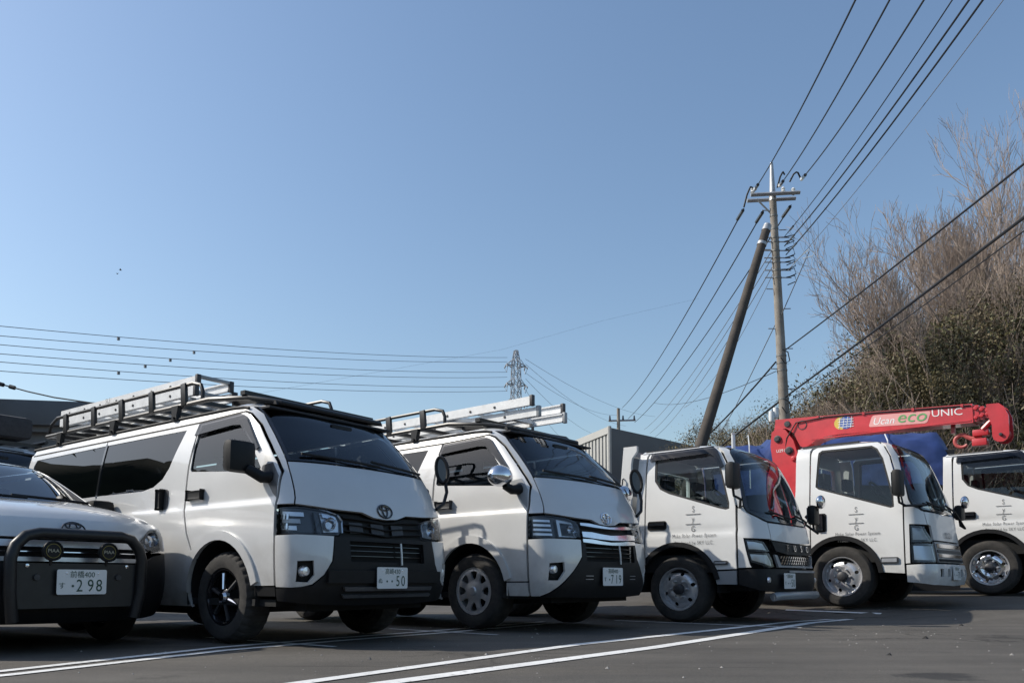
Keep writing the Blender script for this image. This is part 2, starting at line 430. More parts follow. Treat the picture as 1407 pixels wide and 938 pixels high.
def steering(parent, u, v, z, r=.19):
    a = R(35); P = []
    for k in range(25):
        t = 2 * math.pi * k / 24; x, y = r * math.cos(t), r * math.sin(t); P.append((u - y * math.sin(a), v + x, z + y * math.cos(a)))
    m = MB().tube(P, .014, 8, cap=False); m.tube([(u, v - r, z), (u, v + r, z)], .012, 6); m.tube([(u, v, z), (u + .25, v, z - .25)], .03, 8)
    m.build('steering_wheel', M['seat'], parent)
def wiper(parent, sh, pts, r=.011):
    m = MB(); P = [sh.pn(*sh.cv(p), .022)[0] for p in pts]; m.tube(P, r, 6)
    return m.build('wiper', M['seal'], parent)

# ------------------------------------------------------------------ one-box van
HI = Shell(F=[(.25, .89), (.34, .94), (.45, .975), (.6, .985), (.8, .965), (.9, .945), (1.0, .92), (1.1, .885), (1.22, .825), (1.34, .75), (1.4, .71), (1.55, .585), (1.7, .445), (1.8, .35), (1.86, .27), (1.90, .19), (1.93, .10), (1.945, -.02)],
           w=[(.25, .80), (.36, .835), (.5, .85), (.75, .86), (1.0, .857), (1.045, .853), (1.088, .839), (1.12, .836), (1.25, .829), (1.5, .80), (1.72, .755), (1.80, .735), (1.85, .715), (1.88, .69), (1.91, .63), (1.93, .55), (1.945, .42)],
           a=[(.25, .29), (.9, .30), (1.3, .265), (1.7, .28), (1.95, .26)], n=2.9)
HI.rows = (1.03, 1.045, 1.059, 1.074, 1.088, 1.105)
UR = -3.70
AC = (-.02, .365)
def arcp(c, r, a0, a1, n): return [('s', c[0] + r * math.cos(R(a0 + (a1 - a0) * i / n)), c[1] + r * math.sin(R(a0 + (a1 - a0) * i / n))) for i in range(n + 1)]
def make_van(label, group, kind):
    root = empty('van', (0, 0, 0), 0, label, 'van', group); h = HI; W = M['white']
    MI = lambda L: [({'s': 'l', 't': 'T'}.get(t, t), (-u if t == 'f' else u), z) for t, u, z in L][::-1]
    # flank panels
    win = [('s', -.52, 1.39), ('s', -.52, 1.70), ('s', -.46, 1.745), ('s', .0, 1.765), ('s', .07, 1.74), ('s', .20, 1.60), ('s', .36, 1.42), ('s', .43, 1.33), ('s', .42, 1.31), ('s', .36, 1.305), ('s', -.50, 1.37)]
    arch = arcp(AC, .435, 140, 9.6, 16)
    door = [('s', -.54, 1.10), ('s', -.545, 1.42), ('s', -.50, 1.79), ('s', .09, 1.81), ('s', .17, 1.78), ('s', .30, 1.68), ('s', .46, 1.51), ('s', .58, 1.37), ('s', .645, 1.28), ('s', .655, 1.15), ('s', .655, .44)] + arch[::-1] + [('s', -.47, .86)]
    for mir in (False, True):
        d = h.panel('door', door, W, root, holes=[win], mirror=mir, gx=.08)
        h.panel('window_frame', win, M['seal'], d, off=-.006, thick=.01, holes=[[('s', u * .985 - .002, z * .99 + .0155) for _, u, z in win]], mirror=mir, gx=.3, gy=.3, gap=-.004)
        h.panel('window', win, M['glass'], d, off=-.012, thick=0, mirror=mir, gx=.15, gy=.1, gap=-.006)
        vis = [('s', -.53, 1.67), ('s', -.50, 1.775), ('s', .06, 1.795), ('s', .14, 1.77), ('s', .40, 1.48), ('s', .36, 1.46), ('s', .10, 1.69), ('s', .0, 1.70)]
        h.panel('rain_visor', vis, M['visor'], d, off=.022, thick=.016, mirror=mir, gx=.1, gy=.06)
        s = 1 if mir else -1
        g = MB(); w = h.w(1.16) * s
        g.box(-.48, -.28, w - .004 * s, w + .034 * s, 1.135, 1.20, bev=.012); g.build('handle', M['hubgrey'] if kind else M['black'], d)
        h.panel('handle_plate', [('s', u, z) for u, z in rrect(-.50, -.26, 1.105, 1.215, .03)], M['white'], d, off=.004, thick=.006, mirror=mir, gx=.1, gy=.1)
        qs = [('s', -.484, .86), ('s', -.555, 1.10), ('s', -.56, 1.42), ('s', -.515, 1.79), ('s', -2.05, 1.79), ('s', -2.05, .27)] + [('s', -.46, .27)] + arcp(AC, .435, 194, 141, 6)
        w1 = [('s', -.70, 1.75), ('s', -2.04, 1.75), ('s', -2.04, 1.26), ('s', -1.23, 1.255), ('s', -1.06, 1.28), ('s', -.93, 1.34), ('s', -.85, 1.43)]
        b = h.panel('sliding_door', qs, W, root, holes=[w1], mirror=mir, gx=.11)
        h.panel('window', w1, M['darkglass'], b, off=-.006, thick=0, mirror=mir, gx=.2, gy=.12, gap=-.005)
        w2 = [('s', -2.06, 1.75), ('s', -3.50, 1.74), ('s', -3.54, 1.68), ('s', -3.52, 1.30), ('s', -3.46, 1.26), ('s', -2.06, 1.26)]
        rq = [('s', -2.055, .27), ('s', -2.055, 1.79), ('s', -3.66, 1.79), ('s', -3.69, 1.2), ('s', -3.69, .35)] + [('s', -3.0, .30)] + arcp((-2.59, .365), .42, 188, -12, 14)
        q = h.panel('rear_quarter', rq, W, root, holes=[w2], mirror=mir, gx=.12)
        h.panel('window', w2, M['darkglass'], q, off=-.006, thick=0, mirror=mir, gx=.2, gy=.12, gap=-.005)
        h.panel('window_seam', [('s', -2.034, 1.765), ('s', -2.034, 1.245), ('s', -2.066, 1.245), ('s', -2.066, 1.765)], M['gloss'], b, off=.001, thick=.006, mirror=mir, gx=.2, gy=.1, gap=0)
        g = MB(); w = h.w(1.16) * s
        g.box(-.93, -.865, w - .01 * s, w + .035 * s, 1.085, 1.235, bev=.015); g.build('handle', M['black'] if not kind else M['chrome'], b)
        h.panel('handle_plate', [('s', u, z) for u, z in rrect(-.97, -.80, 1.07, 1.25, .04)], M['hubgrey'] if kind else M['silverbar'], b, off=.003, thick=.005, mirror=mir, gx=.1, gy=.1)
        # flares
        for cc, a0, a1 in ((AC, 178, 10), ((-2.59, .365), 190, -12)):
            fl = arcp(cc, .425, a0, a1, 18) + arcp(cc, .505, a1 + 2, a0 - 2, 18)
            h.panel('wheel_arch_flare', fl, W, root, off=.020, thick=.03, mirror=mir, gx=.06, gy=.06)
        # screen pillar running down to the headlamp
        pil = [('s', .668, 1.03), ('s', .668, 1.15), ('s', .655, 1.29), ('s', .59, 1.38), ('s', .47, 1.52), ('s', .31, 1.69), ('s', .18, 1.79), ('s', .10, 1.82), ('s', -.50, 1.80), ('s', -3.64, 1.80), ('s', -3.62, 1.86),
               ('s', .03, 1.86), ('t', .45, 1.858), ('t', .6, 1.785), ('t', .62, 1.59), ('t', .62, 1.375), ('t', .585, 1.035)]
        h.panel('roof_pillar', pil, W, root, mirror=mir, gx=.12, gy=.03)
        m = MB(); m.tube([h.pn(*((1 if mir else -1) * h.S(u, z), z), .008)[0] for u, z in ((UR + .05, 1.862), (-2.5, 1.866), (-1, 1.866), (-.1, 1.862), (.06, 1.85), (.12, 1.835))], .012, 6); m.build('drip_rail', M['seal'], root)
        # corner bumper with fog-lamp opening
        fog = [('f', v, z) for v, z in ([(-.80, .62), (-.70, .625), (-.69, .52), (-.73, .465), (-.80, .47)] if not kind else [(-.795, .60), (-.67, .61), (-.66, .53), (-.71, .45), (-.795, .45)])]
        cb = [('s', .67, .81), ('f', -.80, .815), ('f', -.53, .81), ('f', -.56, .62), ('f', -.62, .52), ('f', -.70, .45), ('f', -.78, .425), ('s', .67, .43)]
        if kind: cb = [('s', .67, .81), ('f', -.80, .815), ('f', -.45, .815), ('f', -.46, .66), ('f', -.56, .54), ('f', -.72, .38), ('f', -.80, .31), ('s', .67, .31)]
        c = h.panel('bumper_corner', cb, W, root, holes=[fog], mirror=mir)
        h.panel('fog_surround', fog, M['black'], c, off=-.05, thick=0, mirror=mir, gap=-.02)
        pc = h.pn((1 if mir else -1) * -h.Fv(-.75, .55), .545, -.03)[0]
        MB().lathe([(.001, .02), (.03, .016), (.04, 0), (.042, -.03)], 'x', pc, 18).build('fog_lamp', M['reflector'], c)
        if kind:
            h.panel('sill_cover', [('s', .655, .435), ('s', .655, .31), ('s', .39, .31), ('s', .41, .435)], W, root, mirror=mir)
        else:
            h.panel('sill_cover', [('s', .655, .435), ('s', .655, .36), ('s', .40, .36), ('s', .41, .435)], M['black'], root, off=-.006, mirror=mir)
        # headlamp: dark bowl, reflectors, lens
        hl = [('s', .672, 1.01), ('s', .80, 1.02), ('f', -.70, 1.015), ('f', -.56, 1.0), ('f', -.47, .975), ('f', -.44, .93), ('f', -.45, .83), ('f', -.60, .822), ('f', -.78, .822), ('s', .672, .822)]
        L = h.panel('headlamp', hl, M['lampdark'], root, off=-.055, thick=0, mirror=mir, gap=.0)
        h.panel('lens', hl, M['lens'], L, off=-.002, thick=.02, mirror=mir, gap=.004)
        sg = -1 if mir else 1
        if kind:
            for k in range(4): h.panel('reflector', [('s', .70, .84 + k * .04), ('s', .70, .868 + k * .04), ('f', -.74, .868 + k * .04), ('f', -.74, .84 + k * .04)], M['reflector'], L, off=-.03, thick=.01, mirror=mir)
            u3 = [('f', -.69, .99), ('f', -.52, .97), ('f', -.50, .945), ('f', -.655, .955), ('f', -.655, .845), ('f', -.48, .845), ('f', -.48, .83), ('f', -.69, .83)]
            h.panel('light_guide', u3, M['reflector'], L, off=-.02, thick=.012, mirror=mir, gx=.03, gy=.03)
            rs = ((-.56, .905, .04), (-.505, .87, .03))
        else:
            for k in range(3): h.panel('reflector', [('s', .70, .845 + k * .052), ('s', .70, .885 + k * .052), ('f', -.79 + .03 * k, .885 + k * .052), ('f', -.79 + .03 * k, .845 + k * .052)], M['reflector'] if k != 1 else M['steel'], L, off=-.035, thick=.01, mirror=mir)
            h.panel('lamp_divider', [('f', -.67, .99), ('f', -.64, .99), ('f', -.63, .835), ('f', -.66, .835)], M['lampdark'], L, off=-.02, thick=.02, mirror=mir)
            h.panel('reflector', [('f', -.61, .985), ('f', -.50, .965), ('f', -.475, .93), ('f', -.60, .945)], M['chrome'], L, off=-.02, thick=.01, mirror=mir)
            h.panel('reflector_bowl', [('f', -.615, .99), ('f', -.54, .985), ('f', -.475, .965), ('f', -.455, .92), ('f', -.465, .845), ('f', -.60, .838)], M['reflector'], L, off=-.04, thick=.01, mirror=mir, gx=.03, gy=.03)
            for k in range(6): h.panel('lamp_facet', [('s', .695 + .028 * (k % 3), .85 + .07 * (k // 3)), ('s', .715 + .028 * (k % 3), .85 + .07 * (k // 3)), ('s', .715 + .028 * (k % 3), .90 + .07 * (k // 3)), ('s', .695 + .028 * (k % 3), .90 + .07 * (k // 3))], M['chrome'], L, off=-.022, thick=.01, mirror=mir)
            rs = ((-.55, .90, .05),)
        for v, z, r in rs:
            q = h.pn(sg * h.Fv(v, z), z, -.015)[0]
            MB().lathe([(r, .01), (r * .97, .002), (r * .7, -.02), (.3 * r, -.03), (.001, -.03)], 'x', q, 20).build('projector', M['chrome'], L)
        # inner arch and wheels
        for uu in (AC[0], -2.59):
            s0 = s * .84
            MB().lathe([(.45, 0), (.45, -s * .30), (.02, -s * .30)], 'y', (uu, s0 - s * .0, AC[1]), 20, (R(-10), R(190))).build('wheel_well', M['under'], root)
            wheel(root, uu, s * .808, .353, .352, .20, .215, 'cap' if kind else 'alloy')
        # door mirror
        mm = MB(); y0 = s * .82
        if kind:
            for k in range(1): pass
            bm = bmesh.new(); bmesh.ops.create_uvsphere(bm, u_segments=20, v_segments=12, radius=1)
            V = [Vector((.47 + v.co.x * .10, s * (1.0) + v.co.y * .13, 1.36 + v.co.z * .105 * (1 if v.co.z > 0 else .85))) for v in bm.verts]; F = [[v.index for v in f.verts] for f in bm.faces]; bm.free()
            mm.add(V, F); o = mm.build('door_mirror', M['chrome'], root)
            MB().tube([(.55, y0, 1.26), (.52, s * .90, 1.25), (.50, s * .97, 1.28)], .05, 10, .035).build('mirror_arm', M['black'], o)
        else:
            sh = 0 if not mir else .16
            mm.box(.36 - sh, .47 - sh, s * (1.0 - sh * .5) - .115, s * (1.0 - sh * .5) + .115, 1.27, 1.51, bev=.045); o = mm.build('door_mirror', M['black'], root)
            MB().tube([(.55, y0, 1.25), (.53, s * .88, 1.24), (.46, s * .96, 1.30)], .05, 10, .04).build('mirror_arm', M['black'], o)
        h.panel('mirror_base', [('s', .45, 1.345), ('s', .56, 1.36), ('s', .64, 1.25), ('s', .652, 1.08), ('s', .60, 1.12), ('s', .52, 1.22), ('s', .44, 1.32)], M['silverbar'] if not kind else M['greypaint'], root, off=.003, thick=.005, mirror=mir)
        if mir:                                           # parking mirror on the far front corner
            P = [(.80, .74, 1.10), (.78, .86, 1.16), (.72, .97, 1.28), (.68, .99, 1.40)]
            o = MB().tube(P, .016, 8).build('parking_mirror', M['black'], root)
            lp = [(.66 + .05 * math.cos(t) - .02 * math.sin(t), .97 + .022 * math.cos(t), 1.49 + .12 * math.sin(t)) for t in [2 * math.pi * k / 20 for k in range(21)]]
            MB().tube(lp, .016, 6, cap=False).build('mirror_rim', M['black'], o)
            MB().add([(.66 + .05 * math.cos(t) - .02 * math.sin(t), .97 + .022 * math.cos(t), 1.49 + .12 * math.sin(t)) for t in [2 * math.pi * k / 20 for k in range(20)]], [tuple(range(20))]).build('mirror_glass', M['gloss'], o)
    # across the front
    wsr = [('t', .55, 1.845), ('t', .61, 1.782), ('t', .63, 1.585), ('t', .63, 1.40), ('t', .63, 1.375)]
    ws = wsr + [('f', -.45, 1.384), ('f', 0, 1.390), ('f', .45, 1.384)] + MI(wsr) + [('f', .4, 1.872), ('f', 0, 1.882), ('f', -.4, 1.872)]
    o = h.panel('windscreen', ws, M['shield'], root, off=-.003, thick=0, gap=.0, gx=.08, gy=.05)
    ins = [(x * .955, z * .94 + .097) for x, z in h.loop(ws)]
    ov, tr, be = fill2d([h.loop(ws), ins], .2, .2); solid_map('screen_border', ov, tr, be, lambda x, y: h.pn(x, y, .001), .006, M['gloss'], o)
    hd = [('t', .595, 1.035), ('t', .63, 1.368)] + [('f', -.45, 1.374), ('f', 0, 1.380), ('f', .45, 1.374)] + MI([('t', .595, 1.035), ('t', .63, 1.368)]) + [('f', .56, 1.012), ('f', .45, 1.005), ('f', .24, 1.0), ('f', .13, .965), ('f', 0, .955), ('f', -.13, .965), ('f', -.24, 1.0), ('f', -.45, 1.005), ('f', -.56, 1.012)]
    hood = h.panel('bonnet', hd, W, root, gx=.07, gy=.035)
    wiper(o, h, [('f', .12, 1.40), ('f', -.15, 1.41), ('f', -.62, 1.425)]); wiper(o, h, [('f', .66, 1.40), ('f', .40, 1.41), ('f', .05, 1.435)])
    emblem_toyota(hood, lambda x, y, k: h.pn(h.Fv(x, 1.03), 1.025 + y, k)[0], 1.0, M['gloss'] if not kind else M['chrome'])
    g0 = [('f', -.435, .99), ('f', -.24, .985), ('f', -.13, .95), ('f', 0, .94), ('f', .13, .95), ('f', .24, .985), ('f', .435, .99), ('f', .44, .82), ('f', -.44, .82)]
    g = h.panel('grille', g0, M['black'], root, off=-.05, thick=0, gap=-.01)
    if kind:
        for z0, z1, of, mm_ in ((.935, .965, .012, 'chrome'), (.83, .885, .016, 'chrome'), (.785, .822, .012, 'chrome')):
            top = [('f', -.44, z1), ('f', -.3, z1), ('f', -.16, z1 - .012), ('f', 0, z1 - .02), ('f', .16, z1 - .012), ('f', .3, z1), ('f', .44, z1), ('f', .44, z0), ('f', .2, z0 - .012), ('f', 0, z0 - .016), ('f', -.2, z0 - .012), ('f', -.44, z0)]
            h.panel('grille_bar', top, M[mm_], g, off=of, thick=.05)
    else:
        for z0, z1 in ((.95, .975), (.90, .915), (.85, .865)):
            h.panel('grille_bar', [('f', -.43, z1), ('f', -.2, z1 - .01), ('f', 0, z1 - .03), ('f', .2, z1 - .01), ('f', .43, z1), ('f', .43, z0), ('f', .2, z0 - .01), ('f', 0, z0 - .03), ('f', -.2, z0 - .01), ('f', -.43, z0)], M['under'], g, off=-.016, thick=.03)
        for v in (-.3, -.08, .14): h.panel('grille_mesh', [('f', v - .07, .93), ('f', v + .07, .93), ('f', v + .07, .84), ('f', v - .07, .84)], M['hubgrey'], g, off=-.03, thick=.01)
    k = .45 if kind else .53
    cbl = [('f', -k, .81), ('f', k, .81), ('f', k + .03 if not kind else .46, .62 if not kind else .66), ('f', .62 if not kind else .56, .52 if not kind else .54), ('f', .70 if not kind else .72, .445 if not kind else .37)]
    low = [('l', .67, .425), ('l', .67, .33)] if not kind else [('f', .80, .30)]
    mi = lambda L: [(('s' if t == 'l' else t), (-u if t == 'f' else u), z) for t, u, z in L][::-1]
    half = cbl[1:] + low + [('f', .6, .30), ('f', .3, .29)]
    intake = [('f', -.40, .775), ('f', .40, .775), ('f', .40, .62), ('f', -.40, .62)]
    c = h.panel('bumper', half + mi(half), M['black'], root, holes=[intake], off=.004)
    h.panel('bumper_intake', intake, M['under'], c, off=-.05, thick=0, gap=-.01)
    for z in (.66, .70, .74): h.panel('intake_slat', [('f', -.40, z), ('f', .40, z), ('f', .40, z + .012), ('f', -.40, z + .012)], M['gloss'], c, off=-.02, thick=.02)
    MB().tube([h.pn(h.Fv(.11, .62), .60 + t * .17, .02)[0] for t in (0, .5, 1)], .008, 6).build('antenna_stub', M['steel'], c)
    if not kind:
        for z0, z1 in ((.405, .44), (.355, .385)):
            h.panel('bumper_bar', [('f', -.47, z1), ('f', .50, z1), ('f', .48, z0), ('f', -.45, z0)], M['silverbar'], c, off=.03, thick=.04)
        h.panel('bumper_step', [('f', -.60, .56), ('f', .60, .56), ('f', .60, .46), ('f', -.60, .46)], M['black'], c, off=.035, thick=.05)
    else:
        for v in (-.36, .36):
            for z in (.455, .485): h.panel('bumper_vent', [('f', v - .055, z), ('f', v + .055, z), ('f', v + .055, z + .013), ('f', v - .055, z + .013)], M['steel'], c, off=.01, thick=.01)
    lines = ('\u9ad8\u5d0e430', '\u306c', '..50') if not kind else ('\u9ad8\u5d0e400', '\u3059', '.719')
    plate(root, 1.03 if not kind else 1.005, -.02 if not kind else -.03, .50 if not kind else .485, lines)
    # roof, tail, floor
    rp = [h.pt(-h.S(u, 1.945), 1.945) for u in (UR + .1, -2.5, -1.2)] + [h.pt(d, 1.945) for d in [-.55 + .11 * i for i in range(11)]] + [h.pt(h.S(u, 1.945), 1.945) for u in (-1.2, -2.5, UR + .1)]
    rl = []; zs = [1.855, 1.875, 1.89, 1.905, 1.92, 1.93, 1.938, 1.945]; b = MB(); rows = []
    for z in zs:
        row = [h.pt(-h.S(UR + .06, z), z), h.pt(-h.S(-2.5, z), z), h.pt(-h.S(-1.2, z), z)]
        D = h.w(z) + h.a(z); row += [h.pt(-D + 2 * D * i / 24, z) for i in range(25)] + [h.pt(h.S(-1.2, z), z), h.pt(h.S(-2.5, z), z), h.pt(h.S(UR + .06, z), z)]
        rows.append(row)
    for row in rows: b.v += [tuple(p) for p in row]
    n = len(rows[0])
    for i in range(len(rows) - 1):
        for j in range(n - 1): b.f.append((i * n + j, i * n + j + 1, (i + 1) * n + j + 1, (i + 1) * n + j))
    b.v.append((-1.8, 0, 1.975)); c0 = len(b.v) - 1; t0 = (len(rows) - 1) * n
    for j in range(n): b.f.append((t0 + j, t0 + (j + 1) % n, c0))
    b.build('roof', W, root, 60)
    MB().prism([(-.82, .3), (.82, .3), (.84, 1.1), (.72, 1.8), (.60, 1.92), (-.60, 1.92), (-.72, 1.8), (-.84, 1.1)], UR, UR + .03, 'yz').build('tailgate', W, root)
    MB().box(UR + .05, .62, -.80, .80, .29, .34).box(-2.0, -.5, -.6, .6, .2, .29).box(.3, .74, -.62, .62, .25, .6).build('underbody', M['under'], root)
    MB().box(-3.6, -.75, -.78, .78, .34, 1.0).build('load_floor', M['seat'], root)
    MB().prism([(.25, .9), (.48, 1.33), (.58, 1.345), (.70, 1.05), (.70, .5), (.25, .5)], -.66, .66, 'xz').build('dashboard', M['dash'], root)
    seats(root, (-.16,), .42, .96, .52); steering(root, .22, -.38, 1.30)
    MB().box(.36, .40, -.11, .11, 1.72, 1.78, bev=.015).build('rear_view_mirror', M['black'], root)
    MB().box(UR + .1, .3, -.66, .66, 1.835, 1.85).build('headlining', M['seat'], root)
    return root
# ------------------------------------------------------------------ vans, their racks and the ladders on them
def roof_rack(root, kind):
    B = M['blackmetal']; r = MB(); u0, u1 = (-3.45, .30) if not kind else (-3.3, .22); y = .70; zl, zt = 1.99, 2.165
    P = [(u0, -y + .12, zl), (u0 + .04, -y, zl), (-.45, -y, zl), (u1 - .25, -y + .03, zl - .05), (u1 - .02, -y + .16, zl - .095), (u1, 0, zl - .10)]
    r.tube(P + [(a, -b, c) for a, b, c in P[-2::-1]], .022, 8)
    r.tube([(u0, -y + .12, zl), (u0, y - .12, zl)], .02, 8)
    rack = r.build('roof_rack', B, root)
    for s in (-1, 1):
        e = -.56 if not kind else -.52
        zt = 2.165 if s < 0 else 2.26
        Q = [(u0 + .06, s * y, zl), (u0 + .12, s * y, zt - .06), (u0 + .26, s * y, zt), (e - .14, s * y, zt), (e - .03, s * y, zt - .03), (e, s * y, zt - .09), (e, s * y, zl)]
        MB().tube(Q, .017, 8).build('side_rail', B, rack)
        for u in (-2.98, -2.40, -1.87, -1.34, -.82):
            m = MB(); m.box(-.036, .036, -.016, .016, -.10, .10, Matrix.Translation((u, s * (y + .012), (zl + zt) / 2)) @ Matrix.Rotation(R(-6) , 4, 'Y') @ Matrix.Identity(4), bev=.008); m.build('rail_bracket', B if True else None, rack)
        for u in (-3.08, -2.0, -.93):
            m = MB(); m.prism([(u - .05, 1.99), (u + .055, 1.99), (u + .03, 1.90), (u + .035, 1.865), (u - .045, 1.865), (u - .04, 1.9)], s * (y - .01), s * (y + .035), 'xz')
            m.tube([(u - .005, s * (y + .035), 1.885), (u - .005, s * (y + .05), 1.885)], .014, 8); m.build('rack_foot', B, rack)
    n = 12 if not kind else 9
    for i in range(n):
        u = u0 + .15 + (u1 - .45 - u0) * i / (n - 1)
        MB().box(u - .03, u + .03, -y, y, zl - .022, zl + .012).build('cross_bar', B, rack)
    m = MB()                                               # wind deflector at the nose of the rack
    m.prism([(u1 - .62, zl - .012), (u1 - .25, zl - .035), (u1 - .03, zl - .085), (u1 - .02, zl - .115), (u1 - .25, zl - .075), (u1 - .62, zl - .05)], -y + .12, y - .12, 'xz'); m.build('wind_deflector', B, rack)
    return rack
def ladder_stack(name, label, group, L, w, zs, rail, kind, loc, rz, scale, sup):
    """extension ladder lying flat: sections stacked in z; local x along the ladder, front end at x = 0"""
    root = empty(name, loc, rz, label, 'ladder', group, scale)
    for i, (z, x0, x1, wd) in enumerate(zs):
        sec = MB()
        for s in (-1, 1):
            y = s * wd / 2
            sec.box(x0, x1, y - .012, y + .012, z, z + rail); sec.box(x0, x1, y - (.03 if s > 0 else 0), y + (.03 if s < 0 else 0), z - .001, z + .012); sec.box(x0, x1, y - (.03 if s > 0 else 0), y + (.03 if s < 0 else 0), z + rail - .012, z + rail + .001)
        so = sec.build('ladder_section', M['alu'], root)
        k = int((x1 - x0) / .33)
        for j in range(k):
            x = x0 + .2 + j * .33
            MB().box(x - .03, x + .03, -wd / 2, wd / 2, z + rail * .3, z + rail * .3 + .035).build('rung', M['alu'], so)
        m = MB()
        for j in range(k):
            x = x0 + .2 + j * .33
            for s in (-1, 1): m.lathe([(.001, s * .02), (.013, s * .018), (.015, s * .01)], 'y', (x, s * wd / 2, z + rail * .45), 8)
        m.build('rivet', M['hubgrey'], so)
        for s in (-1, 1): MB().box(x1 - .005, x1 + .03, s * wd / 2 - .022, s * wd / 2 + .022, z - .012, z + rail + .012, bev=.006).build('end_cap', M['hubgrey'] if i else M['greypaint'], so)
    if sup:
        for z in (zs[-1][0] + rail - .02, zs[1][0] + .01): MB().box(-.02, .025, -zs[-1][3] / 2, zs[-1][3] / 2, z, z + .03, bev=.005).build('end_bar', M['greypaint'], root)
        t = text_on('ladder_print', 'SLS', .07, M['print_'], root, lambda x, y, h: (x - 1.5, -w / 2 - .0135, zs[-1][0] + rail / 2 + y))
    return root

S1, S2 = .97, 1.02
P1, TH1 = (-1.6975, 6.693, .0144), .637
P2, TH2 = (.184, 8.231, .021), .70
van1 = make_van('white van with black roof rack and a plain black grille, plate ending 50', 'white vans in the parked row', 0)
van1.location = P1; van1.rotation_euler.z = -TH1; van1.scale = (S1,) * 3
van2 = make_van('white van with chrome grille bars and chrome door mirror, plate ending 719', 'white vans in the parked row', 1)
van2.location = P2; van2.rotation_euler.z = -TH2; van2.scale = (S2,) * 3
roof_rack(van1, 0); roof_rack(van2, 1)
def onveh(P, th, s, u, v, z):
    c, q = math.cos(th), math.sin(th)
    return (P[0] + s * (c * u + q * v), P[1] + s * (-q * u + c * v), P[2] + s * z)
ladder_stack('extension_ladder', 'aluminium ladder stack on the black rack of the black-grille van', 'ladders carried on van roofs', 2.5, .42, [(.0, -2.45, -.10, .30), (.10, -2.55, .02, .40), (.20, -2.6, .0, .34)], .082, 0,
             onveh(P1, TH1, S1, -1.02, -.30, 2.045), -TH1, (S1,) * 3, True)
ladder_stack('extension_ladder', 'shiny aluminium ladder jutting forward over the chrome-grille van', 'ladders carried on van roofs', 3.6, .5, [(.0, -3.2, .05, .42), (.105, -3.3, .0, .50)], .085, 1,
             onveh(P2, TH2, S2, .30, -.10, 2.03), -TH2, (S2,) * 3, False)

# ------------------------------------------------------------------ cab-over trucks
def bed(root, u0, u1, W, z, white=True, head=0, under=True):
    m = MB(); m.box(u0, u1, -W, W, z - .07, z, bev=.008); b = m.build('cargo_bed', M['deck'], root)
    n = max(1, int((u1 - u0 + .01) / -1.2)) if u1 < u0 else max(1, int((u1 - u0) / 1.25))
    for s in (-1, 1):
        for i in range(n):
            a = u0 + (u1 - u0) * i / n + .01; c = u0 + (u1 - u0) * (i + 1) / n - .01
            MB().box(a, c, s * W - .02, s * W + .02, z + .004, z + .38, bev=.006).build('side_board', M['white2'] if white else M['greypaint'], b)
    MB().box(u0 - .02, u0 + .02, -W, W, z + .004, z + .38).build('tail_board', M['white2'], b)
    f = MB()
    for s in (-1, 1): f.box(u0 + .1, .9, s * .38 - .04, s * .38 + .04, .52, .68)
    for i in range(6):
        x = u0 + .3 + i * (u1 - u0 - .5) / 5; f.box(x - .03, x + .03, -W + .05, W - .05, z - .14, z - .07)
    f.box(-1.6, -1.0, -.75, -.42, .38, .68); f.box(-1.7, -.95, .42, .72, .35, .66)
    f.build('chassis_frame', M['under'], root)
    return b
